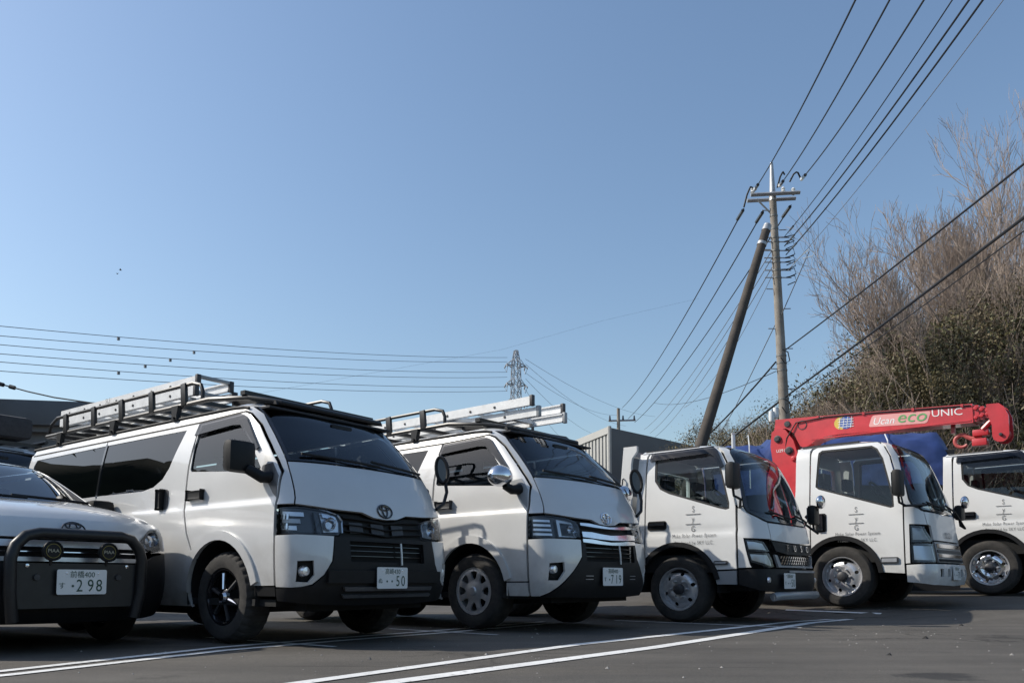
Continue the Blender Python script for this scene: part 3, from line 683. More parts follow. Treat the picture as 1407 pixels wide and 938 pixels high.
def cab_common(root, h, P, kind):
    W = M['white2']; MI = lambda L: [(('l' if t == 's' else t), (-u if t == 'f' else u), z) for t, u, z in L][::-1]
    for mir in (False, True):
        s = 1 if mir else -1
        d = h.panel('door', P['door'], W, root, holes=[P['win']], mirror=mir, gx=.08)
        h.panel('window_frame', P['win'], M['seal'], d, off=-.008, thick=.008, holes=[inset_s(P['win'], .022)], mirror=mir, gx=.3, gy=.3, gap=-.006)
        h.panel('window', P['win'], M['glass'], d, off=-.014, thick=0, mirror=mir, gx=.15, gy=.1, gap=-.004)
        if kind != 'b': h.panel('rain_visor', P['visor'], M['visor'] if kind == 'a' else M['visor'], d, off=.024, thick=.018, mirror=mir, gx=.1, gy=.05)
        b = P['handle']; h.panel('handle', [('s', u, z) for u, z in rrect(*b, .03)], M['black'], d, off=.008, thick=.012, mirror=mir, gx=.06, gy=.05)
        wv = h.w((b[2] + b[3]) / 2) * s
        if kind == 'a': MB().box(b[0] + .03, b[1] - .02, wv + .012 * s, wv + .03 * s, b[2] + .055, b[3] - .02, bev=.006).build('handle_grip', M['gloss'], d)
        else: MB().box(b[0] + .04, b[1] - .04, wv + .012 * s, wv + .028 * s, b[2] + .02, b[3] - .02, bev=.006).build('handle_grip', M['gloss'], d)
        h.panel('cab_side', P['back'], W, root, mirror=mir, gx=.08)
        h.panel('cab_pillar', P['pillar'], W, root, mirror=mir, gx=.08, gy=.05)
        h.panel('front_corner', P['corner'], W, root, mirror=mir, gx=.06, gy=.05)
        fl = arcp(P['ac'], P['ar'] - .012, P['aa'][0], P['aa'][1], 18) + arcp(P['ac'], P['ar'] + .05, P['aa'][1], P['aa'][0], 18)
        h.panel('fender_lip', fl, M['black'] if kind != 'b' else M['black'], root, off=.016, thick=.04, mirror=mir, gx=.06, gy=.06)
        sg = [('s', u, z) for u, z in rrect(*P['sig'], .02)]
        q = h.panel('side_signal', sg, M['lampdark'], root, off=.018, thick=.018, mirror=mir, gx=.05, gy=.03)
        h.panel('lens', [('s', u, z) for u, z in rrect(P['sig'][0] + .015, P['sig'][1] - .02, P['sig'][2] + .014, P['sig'][3] - .014, .01)], M['steel'], q, off=.024, thick=.006, mirror=mir, gx=.05, gy=.03)
        if 'step' in P: h.panel('step_panel', P['step'], M['greypaint'] if kind == 'a' else W, root, off=.004, mirror=mir)
        MB().lathe([(P['ar'] - .005, 0), (P['ar'] - .005, -s * .34), (.02, -s * .34)], 'y', (P['ac'][0], s * .83, P['ac'][1]), 20, (R(-5), R(185))).build('wheel_well', M['under'], root)
        wheel(root, 0, s * .815, P['wr'], P['wr'], .20, P['rim'], P['wk'])
        wheel(root, P['wb'], s * .80, P['wr'], P['wr'], .20, P['rim'], 'truck')
        wheel(root, P['wb'], s * .56, P['wr'], P['wr'], .19, P['rim'], 'truck')
        # mirrors on arms
        if kind == 'b' or True:
            mu, mv, mz0, mz1 = P['mir'] if not mir else P['mir2']
            m = MB(); m.box(mu - .05, mu + .045, s * mv - .10, s * mv + .10, mz0, mz1, bev=.035); o = m.build('door_mirror', M['black'], root)
            MB().box(mu - .056, mu - .05, s * mv - .085, s * mv + .085, mz0 + .03, mz1 - .03).build('mirror_glass', M['chrome'], o)
            MB().tube([(mu - .01, s * mv, mz0 + .03), (mu, s * mv, mz0 - .07), (mu + .06, s * (mv - .03), mz0 - .11), (P['arm'][0], s * P['arm'][1], P['arm'][2])], .015, 8).build('mirror_arm', M['black'], o)
        if mir:
            bm = bmesh.new(); bmesh.ops.create_uvsphere(bm, u_segments=16, v_segments=10, radius=1)
            V = [Vector((P['conv'][0] + v.co.x * .05, P['conv'][1] + v.co.y * .10, P['conv'][2] + v.co.z * .085)) for v in bm.verts]; F = [[v.index for v in f.verts] for f in bm.faces]; bm.free()
            o = MB().add(V, F).build('convex_mirror', M['chrome'], root)
            MB().tube([(P['conv'][0] - .05, P['conv'][1] - .02, P['conv'][2] - .08), (P['conv'][0] - .14, P['conv'][1] - .1, P['conv'][2] - .2)], .035, 8).build('mirror_arm', M['black'], o)
    o = h.panel('windscreen', P['ws'], M['shield'], root, off=-.004, thick=0, gx=.09, gy=.06)
    L0 = h.loop(P['ws']); ins = [(x * .95, P['wz'][0] + (z - P['wz'][0]) * .93 + .02) for x, z in L0]
    ov, tr, be = fill2d([L0, ins], .2, .2); solid_map('screen_border', ov, tr, be, lambda x, y: h.pn(x, y, .0), .006, M['gloss'], o)
    wiper(o, h, P['wip'][0]); wiper(o, h, P['wip'][1])
    # roof: rings closing in to a crown
    zs = P['roofz']; rows = []; UB = P['ub']; b = MB()
    for z in zs:
        D = h.w(z) + h.a(z); rows.append([h.pt(-h.S(UB + .02, z), z)] + [h.pt(-D + 2 * D * i / 24, z) for i in range(25)] + [h.pt(h.S(UB + .02, z), z)])
    n = len(rows[0])
    for r_ in rows: b.v += [tuple(p) for p in r_]
    for i in range(len(rows) - 1):
        for j in range(n - 1): b.f.append((i * n + j, i * n + j + 1, (i + 1) * n + j + 1, (i + 1) * n + j))
    b.v.append((UB / 2, 0, zs[-1] + .02)); c0 = len(b.v) - 1; t0 = (len(rows) - 1) * n
    for j in range(n): b.f.append((t0 + j, t0 + (j + 1) % n, c0))
    b.build('cab_roof', W, root, 60)
    # back wall with window, floor, seats, dash
    zt = zs[0]; wl_ = h.w(zt); bw = [(-.82, .6), (.82, .6), (h.w(1.2) - .01, 1.2), (wl_ - .01, zt), (h.w(zs[-2]) - .05, zs[-1] - .02), (-h.w(zs[-2]) + .05, zs[-1] - .02), (-wl_ + .01, zt), (-h.w(1.2) + .01, 1.2)]
    rw = rrect(-.48, .48, P['rwz'][0], P['rwz'][1], .06)
    ov, tr, be = fill2d([bw, rw], .4, .4)
    solid_map('cab_back', ov, tr, be, lambda x, y: (Vector((UB + .035, x, y)), Vector((1, 0, 0))), .05, W, root)
    ov, tr, be = fill2d([rw], .5, .5); solid_map('rear_window', ov, tr, be, lambda x, y: (Vector((UB + .01, x, y)), Vector((1, 0, 0))), 0, M['glass'], root)
    MB().box(UB + .04, .62, -.78, .78, .55, .75).box(.4, .84, -.58, .58, .35, .8).build('cab_floor', M['under'], root)
    MB().prism([(a - .07, b) for a, b in P['dash']], -.60, .60, 'xz').build('dashboard', M['dash'], root)
    MB().box(UB + .05, .2, -.66, .66, zs[0] + .005, zs[0] + .03).build('headlining', M['seat'], root)
    MB().box(UB + .052, UB + .07, -.74, .74, .75, P['rwz'][0] - .03).build('cab_trim', M['seat'], root)
    seats(root, (-.10,), .40, P['sz'], .50); steering(root, .36, -.40, P['stz'], .20)
    return root
def inset_s(L, d):
    return [('s', x, z) for x, z in inset([(u, z) for _, u, z in L], d)]
def door_print(root, h, u, z0, k=1.0):
    """company print on the driver's door, read along the flank"""
    def on(cx, cz): return lambda x, y, t: h.pn(-h.S(cx + x, cz + y), cz + y, .006)[0]
    d = [c for c in kids(root) if c.name.split('.')[0] == 'door' and c.data.vertices[0].co.y < 0][0]
    for i, ch in enumerate('SyG'):
        text_on('door_letter', ch, .095, M['print_'], d, on(u, z0 - .11 * i), wx=.75)
        if i < 2: MB().add([h.pn(-h.S(u + a, z0 - .055 - .11 * i + b), z0 - .055 - .11 * i + b, .006)[0] for a, b in ((-.09, -.004), (.09, -.004), (.09, .004), (-.09, .004))], [(0, 1, 2, 3)]).build('door_line', M['print_'], d)
    text_on('door_slogan', 'Make Solar Power System', .056, M['print_'], d, on(u + .01, z0 - .295), wx=.80, sp=1.12)
    text_on('door_slogan', 'Produced by SKY LLC.', .056, M['print_'], d, on(u + .01, z0 - .372), wx=.80, sp=1.12)

CA = Shell(F=[(.2, .98), (.35, 1.04), (.45, 1.06), (.6, 1.05), (.75, 1.04), (.95, 1.02), (1.1, .99), (1.2, .965), (1.4, .90), (1.6, .82), (1.8, .72), (1.86, .68), (1.92, .60), (1.96, .50), (1.985, .36), (2.0, .2)],
           w=[(.2, .82), (.5, .845), (.93, .845), (.965, .843), (.99, .828), (1.04, .832), (1.2, .825), (1.5, .80), (1.8, .765), (1.88, .745), (1.93, .71), (1.965, .66), (1.985, .60), (2.0, .52)],
           a=[(.2, .30), (1.1, .32), (1.9, .26), (2.0, .22)], n=3.0)
EL = Shell(F=[(.2, 1.0), (.3, 1.04), (.42, 1.06), (.55, 1.04), (.8, 1.0), (1.1, .965), (1.25, .935), (1.5, .85), (1.75, .76), (1.9, .69), (1.97, .63), (2.02, .53), (2.05, .40), (2.07, .24)],
           w=[(.2, .82), (.5, .845), (.85, .845), (1.1, .84), (1.3, .83), (1.6, .80), (1.9, .765), (1.97, .74), (2.02, .69), (2.05, .63), (2.07, .54)],
           a=[(.2, .22), (1.0, .30), (1.9, .27), (2.07, .22)], n=3.4)
ACT = (0, .37)
def canter(label):
    root = empty('flatbed_truck', (0, 0, 0), 0, label, 'truck', 'white light trucks in the parked row'); h = CA
    MI = lambda L: [(('l' if t == 's' else t), (-u if t == 'f' else u), z) for t, u, z in L][::-1]
    P = dict(win=[('s', -.30, 1.86), ('s', -.265, 1.90), ('s', .36, 1.90), ('s', .44, 1.86), ('s', .50, 1.77), ('s', .62, 1.30), ('s', .62, 1.235), ('s', .58, 1.225), ('s', .50, 1.245), ('s', -.10, 1.44), ('s', -.22, 1.50), ('s', -.29, 1.60)],
             ac=ACT, ar=.475, aa=(185, 12), wr=.37, rim=.235, wk='truck', wb=-2.5, ub=-.52, rwz=(1.40, 1.78), sz=1.0, stz=1.34)
    ar = arcp(ACT, .475, 143, 22, 14)
    P['door'] = [('s', -.40, 1.10), ('s', -.40, 1.93), ('s', .42, 1.94), ('s', .50, 1.88), ('s', .57, 1.75), ('s', .66, 1.40), ('s', .69, 1.25), ('s', .70, .585), ('s', .42, .575)] + ar[::-1] + [('s', -.40, .68)]
    P['step'] = [('s', .70, .575), ('s', .70, .42), ('s', .47, .42), ('s', .43, .565)]
    P['visor'] = [('s', -.36, 1.83), ('s', -.36, 1.925), ('s', .40, 1.935), ('s', .48, 1.87), ('s', .56, 1.70), ('s', .51, 1.68), ('s', .43, 1.82), ('s', .36, 1.855)]
    P['handle'] = (-.37, -.125, 1.03, 1.14); P['sig'] = (.44, .61, .63, .68)
    P['back'] = [('s', -.41, 1.94), ('s', -.52, 1.94), ('s', -.52, .62)] + [('s', -.49, .60)] + arcp(ACT, .475, 152, 144, 2) + [('s', -.41, .68)]
    P['pillar'] = [('s', .715, 1.24), ('s', .675, 1.40), ('s', .585, 1.75), ('s', .52, 1.88), ('s', .43, 1.945), ('s', -.50, 1.945), ('s', -.50, 1.955), ('s', .36, 1.955), ('s', .50, 1.935), ('s', .56, 1.90), ('s', .64, 1.76), ('s', .735, 1.42), ('s', .765, 1.26)]
    P['corner'] = [('s', .71, 1.235), ('s', .765, 1.25), ('s', .80, 1.19), ('s', .89, 1.13), ('f', -.66, 1.10), ('f', -.60, 1.085), ('f', -.60, .90), ('s', .88, .905), ('s', .78, .91), ('s', .805, .78), ('s', .84, .64), ('s', .86, .60), ('s', .715, .595)]
    P['mir'] = (.76, 1.02, 1.42, 1.70); P['mir2'] = (.92, .97, 1.14, 1.38); P['arm'] = (.74, .82, 1.24); P['conv'] = (1.0, 1.0, 1.42)
    wsr = [('s', .545, 1.925), ('s', .645, 1.76), ('s', .74, 1.42), ('s', .775, 1.25), ('s', .805, 1.20), ('s', .90, 1.135)]
    P['ws'] = wsr + [('f', -.60, 1.10), ('f', -.3, 1.09), ('f', 0, 1.09), ('f', .3, 1.09), ('f', .60, 1.10)] + MI(wsr) + [('f', .4, 1.945), ('f', 0, 1.95), ('f', -.4, 1.945)]
    P['wz'] = (1.09, 1.95); P['wip'] = ([('f', .1, 1.14), ('f', -.2, 1.155), ('f', -.55, 1.20)], [('f', .62, 1.14), ('f', .4, 1.16), ('f', .12, 1.19)])
    P['roofz'] = [1.948, 1.962, 1.974, 1.984, 1.993, 2.0]; P['dash'] = [(.5, .8), (.62, 1.18), (.78, 1.20), (.93, 1.04), (.96, .6), (.5, .6)]
    cab_common(root, h, P, 'a')
    f = h.panel('front_panel', [('f', -.595, 1.08), ('f', -.3, 1.075), ('f', 0, 1.075), ('f', .3, 1.075), ('f', .595, 1.08), ('f', .595, .89), ('f', .3, .875), ('f', 0, .87), ('f', -.3, .875), ('f', -.595, .89)], M['white2'], root)
    gl = h.panel('grille', [('f', -.62, .885), ('f', -.3, .868), ('f', 0, .862), ('f', .3, .868), ('f', .62, .885), ('f', .55, .77), ('f', .3, .74), ('f', -.3, .74), ('f', -.55, .77)], M['black'], root, off=.012, thick=.03)
    for i, ch in enumerate('FUSO'): text_on('grille_letter', ch, .10, M['chrome'], gl, lambda x, y, t, i=i: h.pn(h.Fv((i - 1.5) * .20 + x, .80), .81 + y, .022 + t)[0], ext=.004)
    lg = h.panel('lower_grille', [('f', -.50, .735), ('f', .50, .735), ('f', .45, .63), ('f', -.45, .63)], M['under'], root, off=-.02, thick=0)
    m = MB()
    for j in range(3):
        for i in range(14):
            v = -.44 + .065 * i + (.032 if j % 2 else 0); z = .65 + .032 * j
            P4 = [h.pn(h.Fv(v + a, z + b), z + b, .004)[0] for a, b in ((-.028, -.012), (.0, -.012), (.028, .012), (.0, .012))]; m.add(P4, [(0, 1, 2, 3)])
    m.build('grille_mesh', M['chrome'], lg)
    h.panel('grille_surround', [('f', -.58, .745), ('f', -.52, .735), ('f', -.46, .63), ('f', .46, .63), ('f', .52, .735), ('f', .58, .745), ('f', .52, .60), ('f', -.52, .60)], M['greypaint'], root, off=.006)
    for mir in (False, True):
        hu = [('s', .79, .90), ('s', .88, .895), ('f', -.715, .875), ('f', -.645, .77), ('f', -.68, .765), ('s', .815, .775)]
        hl = [('s', .815, .765), ('f', -.665, .755), ('f', -.615, .68), ('f', -.60, .61), ('f', -.64, .60), ('f', -.75, .63), ('s', .85, .66)]
        for Lp in (hu, hl):
            L = h.panel('headlamp', Lp, M['lampdark'], root, off=-.03, thick=0, mirror=mir, gap=0)
            h.panel('lens', Lp, M['lens'], L, off=.002, thick=.02, mirror=mir, gap=.004)
            ins = inset(h.loop(Lp, .1), .022)
            ov, tr, be = fill2d([[(-x, y) for x, y in ins][::-1] if mir else ins], .05, .05)
            solid_map('reflector', ov, tr, be, lambda x, y: h.pn(x, y, -.016), .01, M['reflector'], L)
    bl = [('s', .72, .585), ('s', .90, .59), ('f', -.5, .59), ('f', .5, .59), ('l', .90, .59), ('l', .72, .585), ('l', .72, .42), ('f', .78, .36), ('f', .5, .33), ('f', -.5, .33), ('f', -.78, .36), ('s', .72, .42)]
    b = h.panel('bumper', bl, M['black'], root, off=.01)
    h.panel('bumper_strip', [('f', -.3, .575), ('f', .74, .575), ('f', .74, .545), ('f', -.3, .545)], M['greypaint'], b, off=.02, thick=.02)
    for v in (-.70, .70): MB().lathe([(.001, .012), (.026, .01), (.032, -.01)], 'x', h.pn(h.Fv(v, .47), .47, .012)[0], 14).build('fog_lamp', M['reflector'], b)
    MB().tube([(1.0, -.62, .29), (1.03, -.55, .30), (1.05, 0, .30), (1.03, .62, .30), (.98, .68, .29)], .045, 10).build('under_guard', M['greypaint'], root)
    plate(root, 1.085, -.36, .46, ('\u9ad8\u5d0e400', '\u3059', '..50'))
    door_print(root, h, .20, 1.25)
    bed(root, -3.4, -.66, .86, .86)
    return root
T1P, T1H = (2.37, 9.6, .015), .68
truck1 = canter('white truck with chrome mesh grille and white headboard behind its cab, plate ending 50')
truck1.location = T1P; truck1.rotation_euler.z = -T1H
m = MB(); m.prism([(-.72, .87), (-.57, .87), (-.55, 1.80), (-.535, 1.88), (-.47, 1.96), (-.47, 2.02), (-.645, 2.02), (-.70, 1.5)], -.885, -.845, 'xz')
hb = m.build('head_board', M['white2'], truck1)
MB().prism([(-.72, .87), (-.57, .87), (-.55, 1.80), (-.47, 1.96), (-.47, 2.02), (-.645, 2.02), (-.70, 1.5)], .845, .885, 'xz').build('head_board', M['white2'], truck1)
MB().box(-.66, -.60, -.84, .84, .87, 1.45).box(-.66, -.60, -.84, .84, 1.93, 1.99).build('head_rail', M['greypaint'], hb)
MB().tube([(-.655, -.89, 1.50), (-.655, -.915, 1.51), (-.645, -.915, 1.64), (-.645, -.89, 1.65)], .009, 6).build('hook', M['hubgrey'], hb)
truck3 = canter('white truck at the right end of the row, cut off by the picture edge')
truck3.location = (7.56, 12.42, .269); truck3.rotation_euler.z = -.70; truck3.scale = (1.08,) * 3
for o in kids(truck3):                                     # brighter steel wheels on this one
    if o.name.split('.')[0] == 'wheel':
        for c in kids(o):
            if c.name.split('.')[0] == 'rim': c.data.materials[0] = M['chrome']

def elf(label):
    root = empty('crane_truck', (0, 0, 0), 0, label, 'truck', 'white light trucks in the parked row'); h = EL
    MI = lambda L: [(('l' if t == 's' else t), (-u if t == 'f' else u), z) for t, u, z in L][::-1]
    P = dict(win=[('s', -.27, 1.95), ('s', -.23, 1.98), ('s', .38, 1.975), ('s', .45, 1.93), ('s', .52, 1.80), ('s', .635, 1.34), ('s', .64, 1.20), ('s', .60, 1.19), ('s', -.26, 1.475), ('s', -.30, 1.51)],
             ac=(0, .38), ar=.455, aa=(185, 5), wr=.38, rim=.24, wk='truck', wb=-2.5, ub=-.56, rwz=(1.45, 1.86), sz=1.02, stz=1.40)
    ar = arcp((0, .38), .455, 143, 6, 16)
    P['door'] = [('s', -.365, 1.10), ('s', -.365, 2.0), ('s', -.33, 2.03), ('s', .42, 2.025), ('s', .51, 1.97), ('s', .585, 1.83), ('s', .70, 1.38), ('s', .735, 1.20), ('s', .735, .41)] + ar[::-1] + [('s', -.365, .67)]
    P['visor'] = [('s', -.30, 1.9), ('s', -.28, 2.0), ('s', .40, 2.0), ('s', .40, 1.9)]
    P['handle'] = (-.305, -.16, .93, 1.17); P['sig'] = (.47, .68, .53, .61)
    P['back'] = [('s', -.375, 2.03), ('s', -.56, 2.03), ('s', -.56, .55), ('s', -.46, .55)] + arcp((0, .38), .455, 158, 144, 4) + [('s', -.375, .67)]
    P['pillar'] = [('s', .75, 1.20), ('s', .715, 1.38), ('s', .60, 1.83), ('s', .525, 1.975), ('s', .43, 2.035), ('s', -.54, 2.04), ('s', -.54, 2.045), ('s', .38, 2.045), ('s', .50, 2.025), ('s', .575, 1.975), ('s', .66, 1.83), ('s', .765, 1.40), ('s', .79, 1.28), ('s', .82, 1.21)]
    P['corner'] = [('s', .745, 1.195), ('s', .82, 1.205), ('s', .88, 1.17), ('f', -.70, 1.15), ('f', -.66, 1.145), ('f', -.64, .98), ('s', .80, .985), ('s', .80, .53), ('s', .745, .525)]
    P['mir'] = (.76, 1.04, 1.30, 1.61); P['mir2'] = (.92, .95, 1.12, 1.32); P['arm'] = (.93, .62, 1.22); P['conv'] = (.98, .97, 1.36)
    wsr = [('s', .56, 1.99), ('s', .67, 1.83), ('s', .775, 1.40), ('s', .80, 1.29), ('s', .83, 1.225), ('s', .89, 1.185)]
    P['ws'] = wsr + [('f', -.66, 1.165), ('f', -.3, 1.155), ('f', 0, 1.155), ('f', .3, 1.155), ('f', .66, 1.165)] + MI(wsr) + [('f', .4, 2.015), ('f', 0, 2.02), ('f', -.4, 2.015)]
    P['wz'] = (1.155, 2.02); P['wip'] = ([('f', .1, 1.20), ('f', -.2, 1.215), ('f', -.58, 1.25)], [('f', .62, 1.20), ('f', .4, 1.22), ('f', .12, 1.25)])
    P['roofz'] = [2.035, 2.045, 2.053, 2.061, 2.067, 2.072]; P['dash'] = [(.5, .8), (.62, 1.22), (.78, 1.25), (.90, 1.10), (.93, .6), (.5, .6)]
    cab_common(root, h, P, 'b')
    f = h.panel('front_panel', [('f', -.655, 1.14), ('f', 0, 1.13), ('f', .655, 1.14), ('f', .63, .985), ('f', .56, .97), ('f', .54, .80), ('f', -.54, .80), ('f', -.56, .97), ('f', -.63, .985)], M['white2'], root)
    text_on('grille_letter', 'ISUZU', .10, M['hubgrey'], f, lambda x, y, t: h.pn(h.Fv(x, .86), .87 + y, .012)[0], wx=1.1)
    gl = h.panel('grille', [('f', -.54, .79), ('f', .54, .79), ('f', .54, .54), ('f', -.54, .54)], M['greypaint'], root)
    for z0, z1, mm_ in ((.71, .765, 'chrome'), (.655, .695, 'hubgrey'), (.60, .645, 'chrome'), (.55, .585, 'under')): h.panel('grille_bar', [('f', -.52, z1), ('f', .52, z1), ('f', .52, z0), ('f', -.52, z0)], M[mm_], gl, off=.012, thick=.02)
    for mir in (False, True):
        for Lp, mm_ in (([('s', .81, .98), ('s', .92, .965), ('f', -.66, .89), ('f', -.56, .78), ('s', .81, .775)], 'steel'), ([('s', .81, .765), ('f', -.555, .765), ('f', -.555, .54), ('s', .81, .54)], 'reflector')):
            L = h.panel('headlamp', Lp, M['lampdark'], root, off=-.03, thick=0, mirror=mir, gap=0)
            h.panel('lens', Lp, M['lens'], L, off=.002, thick=.02, mirror=mir, gap=.004)
            ins = inset(h.loop(Lp, .1), .03); ov, tr, be = fill2d([[(-x, y) for x, y in ins][::-1] if mir else ins], .05, .05)
            solid_map('reflector', ov, tr, be, lambda x, y: h.pn(x, y, -.018), .01, M[mm_], L)
    W = M['white2']
    hs = [[('f', v - .05, .465), ('f', v + .05, .465), ('f', v + .05, .375), ('f', v - .05, .375)] for v in (-.52, -.28, .28, .52)]
    b = h.panel('bumper', [('s', .755, .515), ('s', .88, .52), ('f', 0, .525), ('l', .88, .52), ('l', .755, .515), ('l', .755, .31), ('f', .70, .28), ('f', 0, .265), ('f', -.70, .28), ('s', .755, .31)], W, root, off=.012, holes=hs)
    for q in hs: h.panel('bumper_hole', q, M['under'], b, off=-.04, thick=0, gap=-.01)
    plate(root, 1.085, -.02, .42, ('\u9ad8\u5d0e100', '\u3059', '..70'))
    door_print(root, h, .20, 1.19)
    bed(root, -3.6, -1.35, .88, .88)
    # crane: column behind the cab, stowed boom over the roof, hook block
    RD = M['red']
    MB().box(-1.32, -.68, -.80, .80, .66, .95, bev=.02).box(-1.3, -1.05, -1.05, 1.05, .50, .66).build('crane_base', RD, root)
    col = MB().prism([(-1.15, .95), (-.72, .95), (-.70, 1.7), (-.75, 2.0), (-.80, 2.12), (-.84, 2.26), (-.95, 2.42), (-1.07, 2.46), (-1.15, 2.40), (-1.17, 2.2), (-1.12, 1.8)], -.17, .17).build('crane_column', RD, root)
    for (u, z, r) in ((-1.06, 2.30, .05), (-.90, 2.12, .055), (-.84, 2.0, .035)):
        MB().lathe([(.001, -.03), (r * .6, -.03), (r * .7, -.015), (r, -.012), (r, .02)], 'y', (u, -.175, z), 16).build('pivot_pin', RD if r < .05 else M['hubgrey'], col)
    text_on('crane_print', 'U291', .06, M['printwhite'], col, lambda x, y, h_: (-1.02 + x, -.174, 2.13 + y))
    MB().tube([(-.80, -.02, 1.3), (-.66, -.02, 2.22)], .06, 12).build('lift_cylinder', RD, root)
    bp = [(-1.10, 2.585), (-.2, 2.535), (1.36, 2.445), (1.36, 2.215), (.7, 2.235), (-.25, 2.272), (-.42, 2.262), (-.55, 2.225), (-.63, 2.17), (-.70, 2.145), (-.755, 2.17), (-.79, 2.24), (-.84, 2.36), (-.95, 2.44), (-1.12, 2.44)]
    bm_ = MB().prism(bp, -.14, .14); boom = bm_.build('crane_boom', RD, root)
    sl = (2.445 - 2.535) / 1.56
    def ob(cu, cz): return lambda x, y, h_: (cu + x + sl * 0, -.1425, cz + y + sl * x)
    MB().lathe([(.001, -.02), (.04, -.018), (.045, 0)], 'y', (-.93, -.14, 2.50), 14).build('pivot_pin', M['hubgrey'], boom)
    MB().lathe([(.055, -.006), (.065, -.006), (.065, 0), (.055, 0)], 'y', (-.72, -.1405, 2.46), 22).build('pivot_ring', M['hubgrey'], boom)
    for i, (u0, u1, t, a, w) in enumerate(((1.355, 1.42, .018, .016, .125), (1.415, 1.475, .034, .032, .112), (1.47, 1.54, .05, .046, .10))):
        zt = 2.445 - .058 * (u0 - 1.36) - t; zb = 2.215 + a
        s_ = MB().prism([(u0, zt), (u1, zt - .004), (u1, zb), (u0, zb)], -w, w).build('boom_section', RD, boom)
        for z in (zt - .04, zb + .045): MB().lathe([(.001, -.022), (.022, -.02), (.026, 0)], 'y', ((u0 + u1) / 2, -w, z), 10).build('slide_bolt', RD, s_)
    hp = [(1.50, 2.42), (1.63, 2.415), (1.68, 2.37), (1.725, 2.26), (1.725, 2.03), (1.70, 1.98), (1.66, 1.955), (1.60, 1.96), (1.565, 1.985), (1.55, 2.03), (1.55, 2.16), (1.52, 2.26)]
    hd = MB().prism(hp, -.125, -.10).prism(hp, .10, .125).build('boom_head', RD, boom)
    MB().box(1.55, 1.66, -.098, .098, 2.2, 2.38).lathe([(.001, -.097), (.075, -.097), (.075, .097), (.001, .097)], 'y', (1.635, 0, 2.06), 18).build('sheave', RD, hd)
    MB().lathe([(.001, -.03), (.018, -.028), (.02, 0)], 'y', (1.64, -.125, 2.04), 10).build('sheave_pin', M['hubgrey'], hd)
    MB().tube([(-.98, -.155, 2.05), (-.93, -.17, 2.3), (-.8, -.158, 2.5), (-.4, -.152, 2.525), (.3, -.15, 2.49), (1.34, -.15, 2.425)], .009, 6).build('hose', M['seal'], boom)
    for u_ in (-.5, .1, .7, 1.25): MB().box(u_ - .015, u_ + .015, -.158, -.14, 2.49 - .058 * (u_ - .3) - .018, 2.49 - .058 * (u_ - .3) + .018).build('hose_clip', RD, boom)
    MB().box(-.60, 1.34, -.146, -.139, 2.238, 2.252, Matrix.Translation((.0, 0, .0))).build('boom_rib', RD, boom)
    k = MB().tube([(1.56, -.03, 2.24), (1.47, -.03, 2.16), (1.42, -.03, 2.14)], .022, 8).tube([(1.53, -.07, 2.22), (1.44, -.07, 2.13)], .03, 8)
    k.box(1.33, 1.50, -.08, .05, 2.06, 2.14, Matrix.Identity(4), bev=.015).box(1.32, 1.48, -.08, .05, 1.94, 2.03, bev=.015)
    hk = k.build('hook_block', RD, boom)
    P_ = [(1.42, -.015, 2.04), (1.30, -.015, 2.045)] + [(1.20 + .075 * math.cos(R(a)), -.015, 2.025 + .075 * math.sin(R(a))) for a in range(40, 330, 20)]
    MB().tube(P_, .03, 8, .018).build('crane_hook', mat('hook_faded_red', (.55, .11, .10), .5, var=.2), hk)
    MB().box(1.09, 1.13, -.03, .03, 2.13, 2.23).build('hook_stay', RD, boom)
    text_on('crane_print', 'UNIC', .125, M['printwhite'], boom, ob(1.08, 2.375), ext=.0, wx=1.15)
    ob2 = lambda x, y, h_: (.52 + x, -.1445, 2.37 + y + sl * x)
    ob1 = lambda x, y, h_: (.52 + x, -.1425, 2.37 + y + sl * x)
    bg = rrect(-.34, .36, -.075, .075, .03) ; 
    MB().add([ob1(x + y * .35, y, 0) for x, y in bg], [tuple(range(len(bg)))]).build('crane_decal', M['decal_p'], boom, 0)
    text_on('crane_print', 'Ucan', .13, M['printwhite'], boom, lambda x, y, h_: ob2(x - .17 + y * .3, y - .01, 0))
    text_on('crane_print', 'eco', .21, M['decal_g'], boom, lambda x, y, h_: (lambda p: (p[0], -.1465, p[2]))(ob2(x + .17 + y * .25, y + .02, 0)), wx=1.15)
    for nm, mm_, c0, ry in (('globe_decal', 'decal_y', -.19, .085), ('globe_decal', 'decal_b', -.13, .085)):
        pts = circle(0, 0, .095 if mm_ == 'decal_y' else .085, 20, ry)
        MB().add([(c0 + x, -.1425 - (.001 if mm_ == 'decal_b' else 0), 2.415 + y) for x, y in pts], [tuple(range(20))]).build(nm, M[mm_], boom, 0)
    g = MB()
    for j in range(4):
        a = -.05 + j * .033; g.tube([(-.235, -.1445, 2.415 + a), (-.03, -.1445, 2.415 + a - .01)], .0045, 4); x = -.22 + j * .05; g.tube([(x, -.1445, 2.34), (x + .02, -.1445, 2.49)], .0045, 4)
    g.build('globe_lines', M['printwhite'], boom, 0)
    text_on('crane_print', 'URU293', .03, M['printwhite'], boom, ob(-.45, 2.525))
    return root
truck2 = elf('white truck with a red loader crane folded over its cab')
truck2.location = (4.851, 11.025, .1335); truck2.rotation_euler.z = -.74; truck2.scale = (1.05,) * 3
